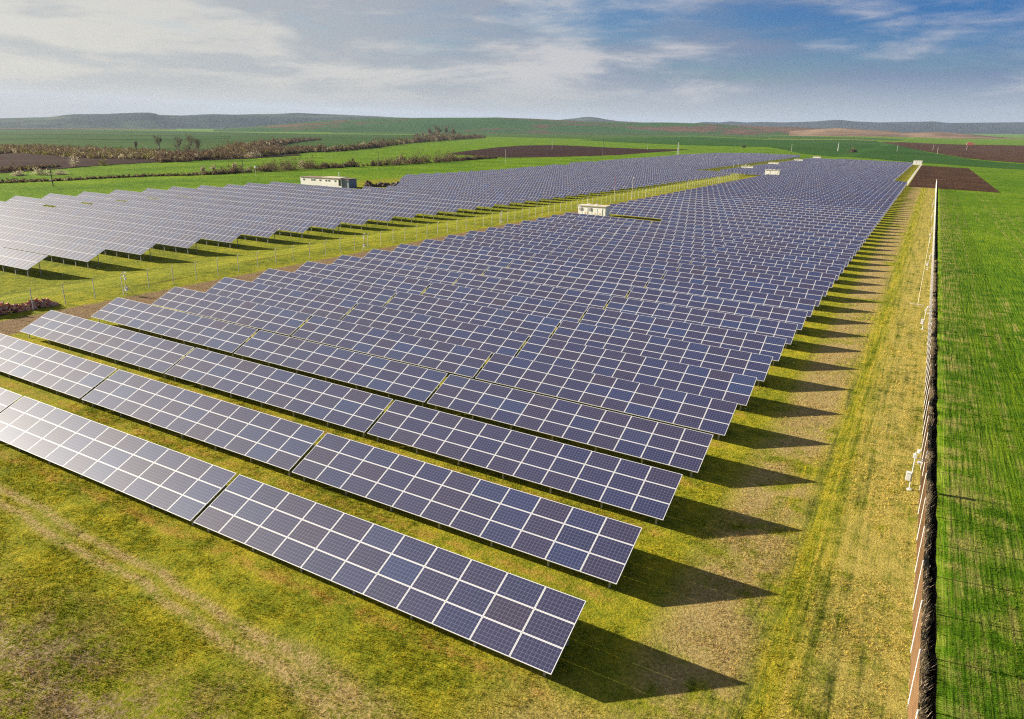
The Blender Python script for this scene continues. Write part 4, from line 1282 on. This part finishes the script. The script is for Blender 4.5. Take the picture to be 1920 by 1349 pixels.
TREES = [('leftmost of the tall bare trees above the scrub', -551.7, 382.5, 11.8, 0.38, 260), ('slim bare tree second from the left above the scrub', -388.8, 278.9, 12.9, 0.34, 120), ('broad bare tree third from the left above the scrub', -377.6, 277.7, 13.3, 0.45, 260), ('bare tree right of the broad one above the scrub', -381.9, 286.7, 13.0, 0.4, 260), ('small slim bare tree at the left above the scrub', -497.0, 325.0, 8.5, 0.3, 100), ('tallest bare tree rising from the far hedge', -943.2, 1341.2, 27.6, 0.5, 420), ('bare tree right of the tallest one in the far hedge', -931.0, 1356.2, 24.4, 0.5, 380), ('bare tree left of the tallest one in the far hedge', -877.7, 1219.9, 21.3, 0.5, 300), ('rightmost bare tree of the group in the far hedge', -962.8, 1433.0, 21.0, 0.45, 300)]
for t_ in TREES: bare_tree(*t_)

# ------------------------------------------------------------------ grass: short blades over the near ground
def vnoise(x, y, sc, seed):
    r_ = np.random.default_rng(seed).random((256, 256))
    u, v = x * sc, y * sc
    i, j = np.floor(u).astype(int), np.floor(v).astype(int)
    fu, fv = u - i, v - j
    fu, fv = fu * fu * (3 - 2 * fu), fv * fv * (3 - 2 * fv)
    g = lambda a, b: r_[a % 256, b % 256]
    return (g(i, j) * (1 - fu) + g(i + 1, j) * fu) * (1 - fv) + (g(i, j + 1) * (1 - fu) + g(i + 1, j + 1) * fu) * fv


def blade_mat(name, kind):
    m_, s, b = pbsdf(name, None, .85, 0, .06)
    p = s.pos()
    if kind == 'yard':
        col = yard_color(s, p)[0]
    elif kind == 'crop':
        col = crop_color(s, p)[0]
    else:
        col = s.ramp(s.island(), [(0, (.12, .10, .05)), (.5, (.30, .23, .14)), (1, (.52, .42, .32))])
    r_ = s.island()
    col = s.mix(1.0, col, s.ramp(r_, [(0, (.72, .78, .6)), (.55, (1.15, 1.15, 1.0)), (.85, (1.6, 1.45, 1.3)), (1, (2.0, 1.7, 1.7))]), 'MULTIPLY')
    s.put(b.inputs['Base Color'], col)
    tr = s.n('ShaderNodeBsdfTranslucent', None, Color=col)
    mx = s.n('ShaderNodeMixShader', None, _0=.30, _1=b.outputs[0], _2=tr.outputs[0])
    out = [n for n in s.nt.nodes if n.type == 'OUTPUT_MATERIAL'][0]
    s.nt.links.new(mx.outputs[0], out.inputs[0])
    return m_


def blades(name, X, Y, hgt, width, mat_, label, cat, per=5, rad=.07, zoff=None):
    """a tuft of leaning three-cornered blades at each given place"""
    n = len(X)
    Xb = np.repeat(X, per) + rng.normal(0, rad, n * per)
    Yb = np.repeat(Y, per) + rng.normal(0, rad, n * per)
    h_ = np.repeat(hgt, per) * rng.uniform(.5, 1.25, n * per)
    Z = np.zeros(n * per) if zoff is None else np.repeat(zoff, per)
    a = rng.uniform(0, 2 * math.pi, n * per)
    lean = rng.uniform(.1, .9, n * per) * h_
    la = rng.uniform(0, 2 * math.pi, n * per)
    wv = np.repeat(width, per) if np.ndim(width) else np.full(n * per, width)
    dx, dy = np.cos(a) * wv, np.sin(a) * wv
    V = np.empty((n * per, 3, 3))
    V[:, 0] = np.stack([Xb - dx, Yb - dy, Z - .01], 1)
    V[:, 1] = np.stack([Xb + dx, Yb + dy, Z - .01], 1)
    V[:, 2] = np.stack([Xb + np.cos(la) * lean, Yb + np.sin(la) * lean, Z + h_], 1)
    m3 = n * per
    me = bpy.data.meshes.new(name)
    me.vertices.add(3 * m3); me.vertices.foreach_set('co', V.ravel())
    me.loops.add(3 * m3); me.loops.foreach_set('vertex_index', np.arange(3 * m3, dtype=np.int32))
    me.polygons.add(m3)
    me.polygons.foreach_set('loop_start', np.arange(0, 3 * m3, 3, dtype=np.int32))
    me.polygons.foreach_set('loop_total', np.full(m3, 3, np.int32))
    me.materials.append(mat_)
    me.update(calc_edges=True)
    o = link(name, me)
    tag(o, label, cat, None, 'stuff')
    return o


def scatter(n, x0, x1, ymax, fall):
    """places thinning out with distance from the camera"""
    y = -14 + rng.exponential(fall, n * 2)
    y = y[y < ymax][:n]
    x = rng.uniform(x0, x1, len(y))
    return x, y


N_GRASS, N_CROP = 150000, 60000
x, y = scatter(N_GRASS, -38, 11.0, 75, 26)
keep = ((x - CAM.x) < (y - CAM.y) * .16 + 4) & ((CAM.x - x) < (y - CAM.y + 9) * 2.1 + 3)
cl_ = .55 * vnoise(x, y, .35, 1) + .45 * vnoise(x, y, 1.5, 2)
base = -.05 * (x + 30) - .9 * np.clip((x + 9) / 10, 0, 1)
rut = np.minimum(np.abs(y - base + 2.35), np.abs(y - base + 3.15)) < .3
keep &= (rng.uniform(size=len(x)) < np.clip((cl_ - .22) * 3.2, .12, 1)) & ~(rut & (rng.uniform(size=len(x)) < .7))
x, y, cl_ = x[keep], y[keep], cl_[keep]
d_ = np.hypot(x - CAM.x, y - CAM.y)
blades('grass', x, y, (.035 + .10 * cl_ ** 2), .006 + .00028 * d_, blade_mat('grass_blades', 'yard'), 'short yellow green mown grass on the solar field ground', 'grass')
x, y = scatter(N_CROP, 11.9, 34, 75, 22)
keep = (x - CAM.x) < (y - CAM.y) * .16 + 5
x, y = x[keep], y[keep]
x = np.round(x / .17) * .17 + rng.normal(0, .03, len(x))
cl_ = .5 * vnoise(x, y, .4, 5) + .5 * vnoise(x, y, 1.6, 6)
keep = (rng.uniform(size=len(x)) < np.clip((cl_ - .2) * 2.6, .1, 1)) & (rng.uniform(size=len(x)) < np.clip((x - 11.6) / 2.2, .25, 1))
x, y, cl_ = x[keep], y[keep], cl_[keep]
d_ = np.hypot(x - CAM.x, y - CAM.y)
blades('crop', x, y, .04 + .07 * cl_, .006 + .0003 * d_, blade_mat('crop_blades', 'crop'), 'bright green young crop in drill rows right of the fence', 'crop', 5, .05)
y = rng.uniform(-10, 120, 8500)
x = 11.0 + np.abs(rng.normal(.18, .16, len(y)))
cl_ = vnoise(x, y, .8, 9)
k_ = rng.uniform(size=len(y)) < np.clip(cl_ * 1.6 - .3, 0.05, 1)
x, y, cl_ = x[k_], y[k_], cl_[k_]
blades('weeds', x, y, .10 + .24 * cl_, .010, blade_mat('dry_weeds', 'weed'), 'dry tangled weeds along the ditch at the foot of the fence', 'weeds', 7, .10,
       np.where((x > 11.3) & (x < 11.75), -.3, 0.0))

# ------------------------------------------------------------------ haze: one box of even air over the whole valley
mb = MB()
mb.box(-22000, 8000, -600, 24000, -760, 360)
hz = mb.build('haze', None)
m_ = bpy.data.materials.new('haze')
m_.use_nodes = True
m_.node_tree.nodes.clear()
s = S(m_.node_tree)
pv = s.n('ShaderNodeVolumePrincipled')
pv.inputs['Color'].default_value = (.56, .69, .93, 1)
pv.inputs['Density'].default_value = 2.9e-5
pv.inputs['Anisotropy'].default_value = 0.0
out = s.nt.nodes.new('ShaderNodeOutputMaterial')
s.nt.links.new(pv.outputs[0], out.inputs['Volume'])
m_.cycles.homogeneous_volume = True if hasattr(m_.cycles, 'homogeneous_volume') else True
hz.data.materials.clear()
hz.data.materials.append(m_)
tag(hz, kind='stuff')
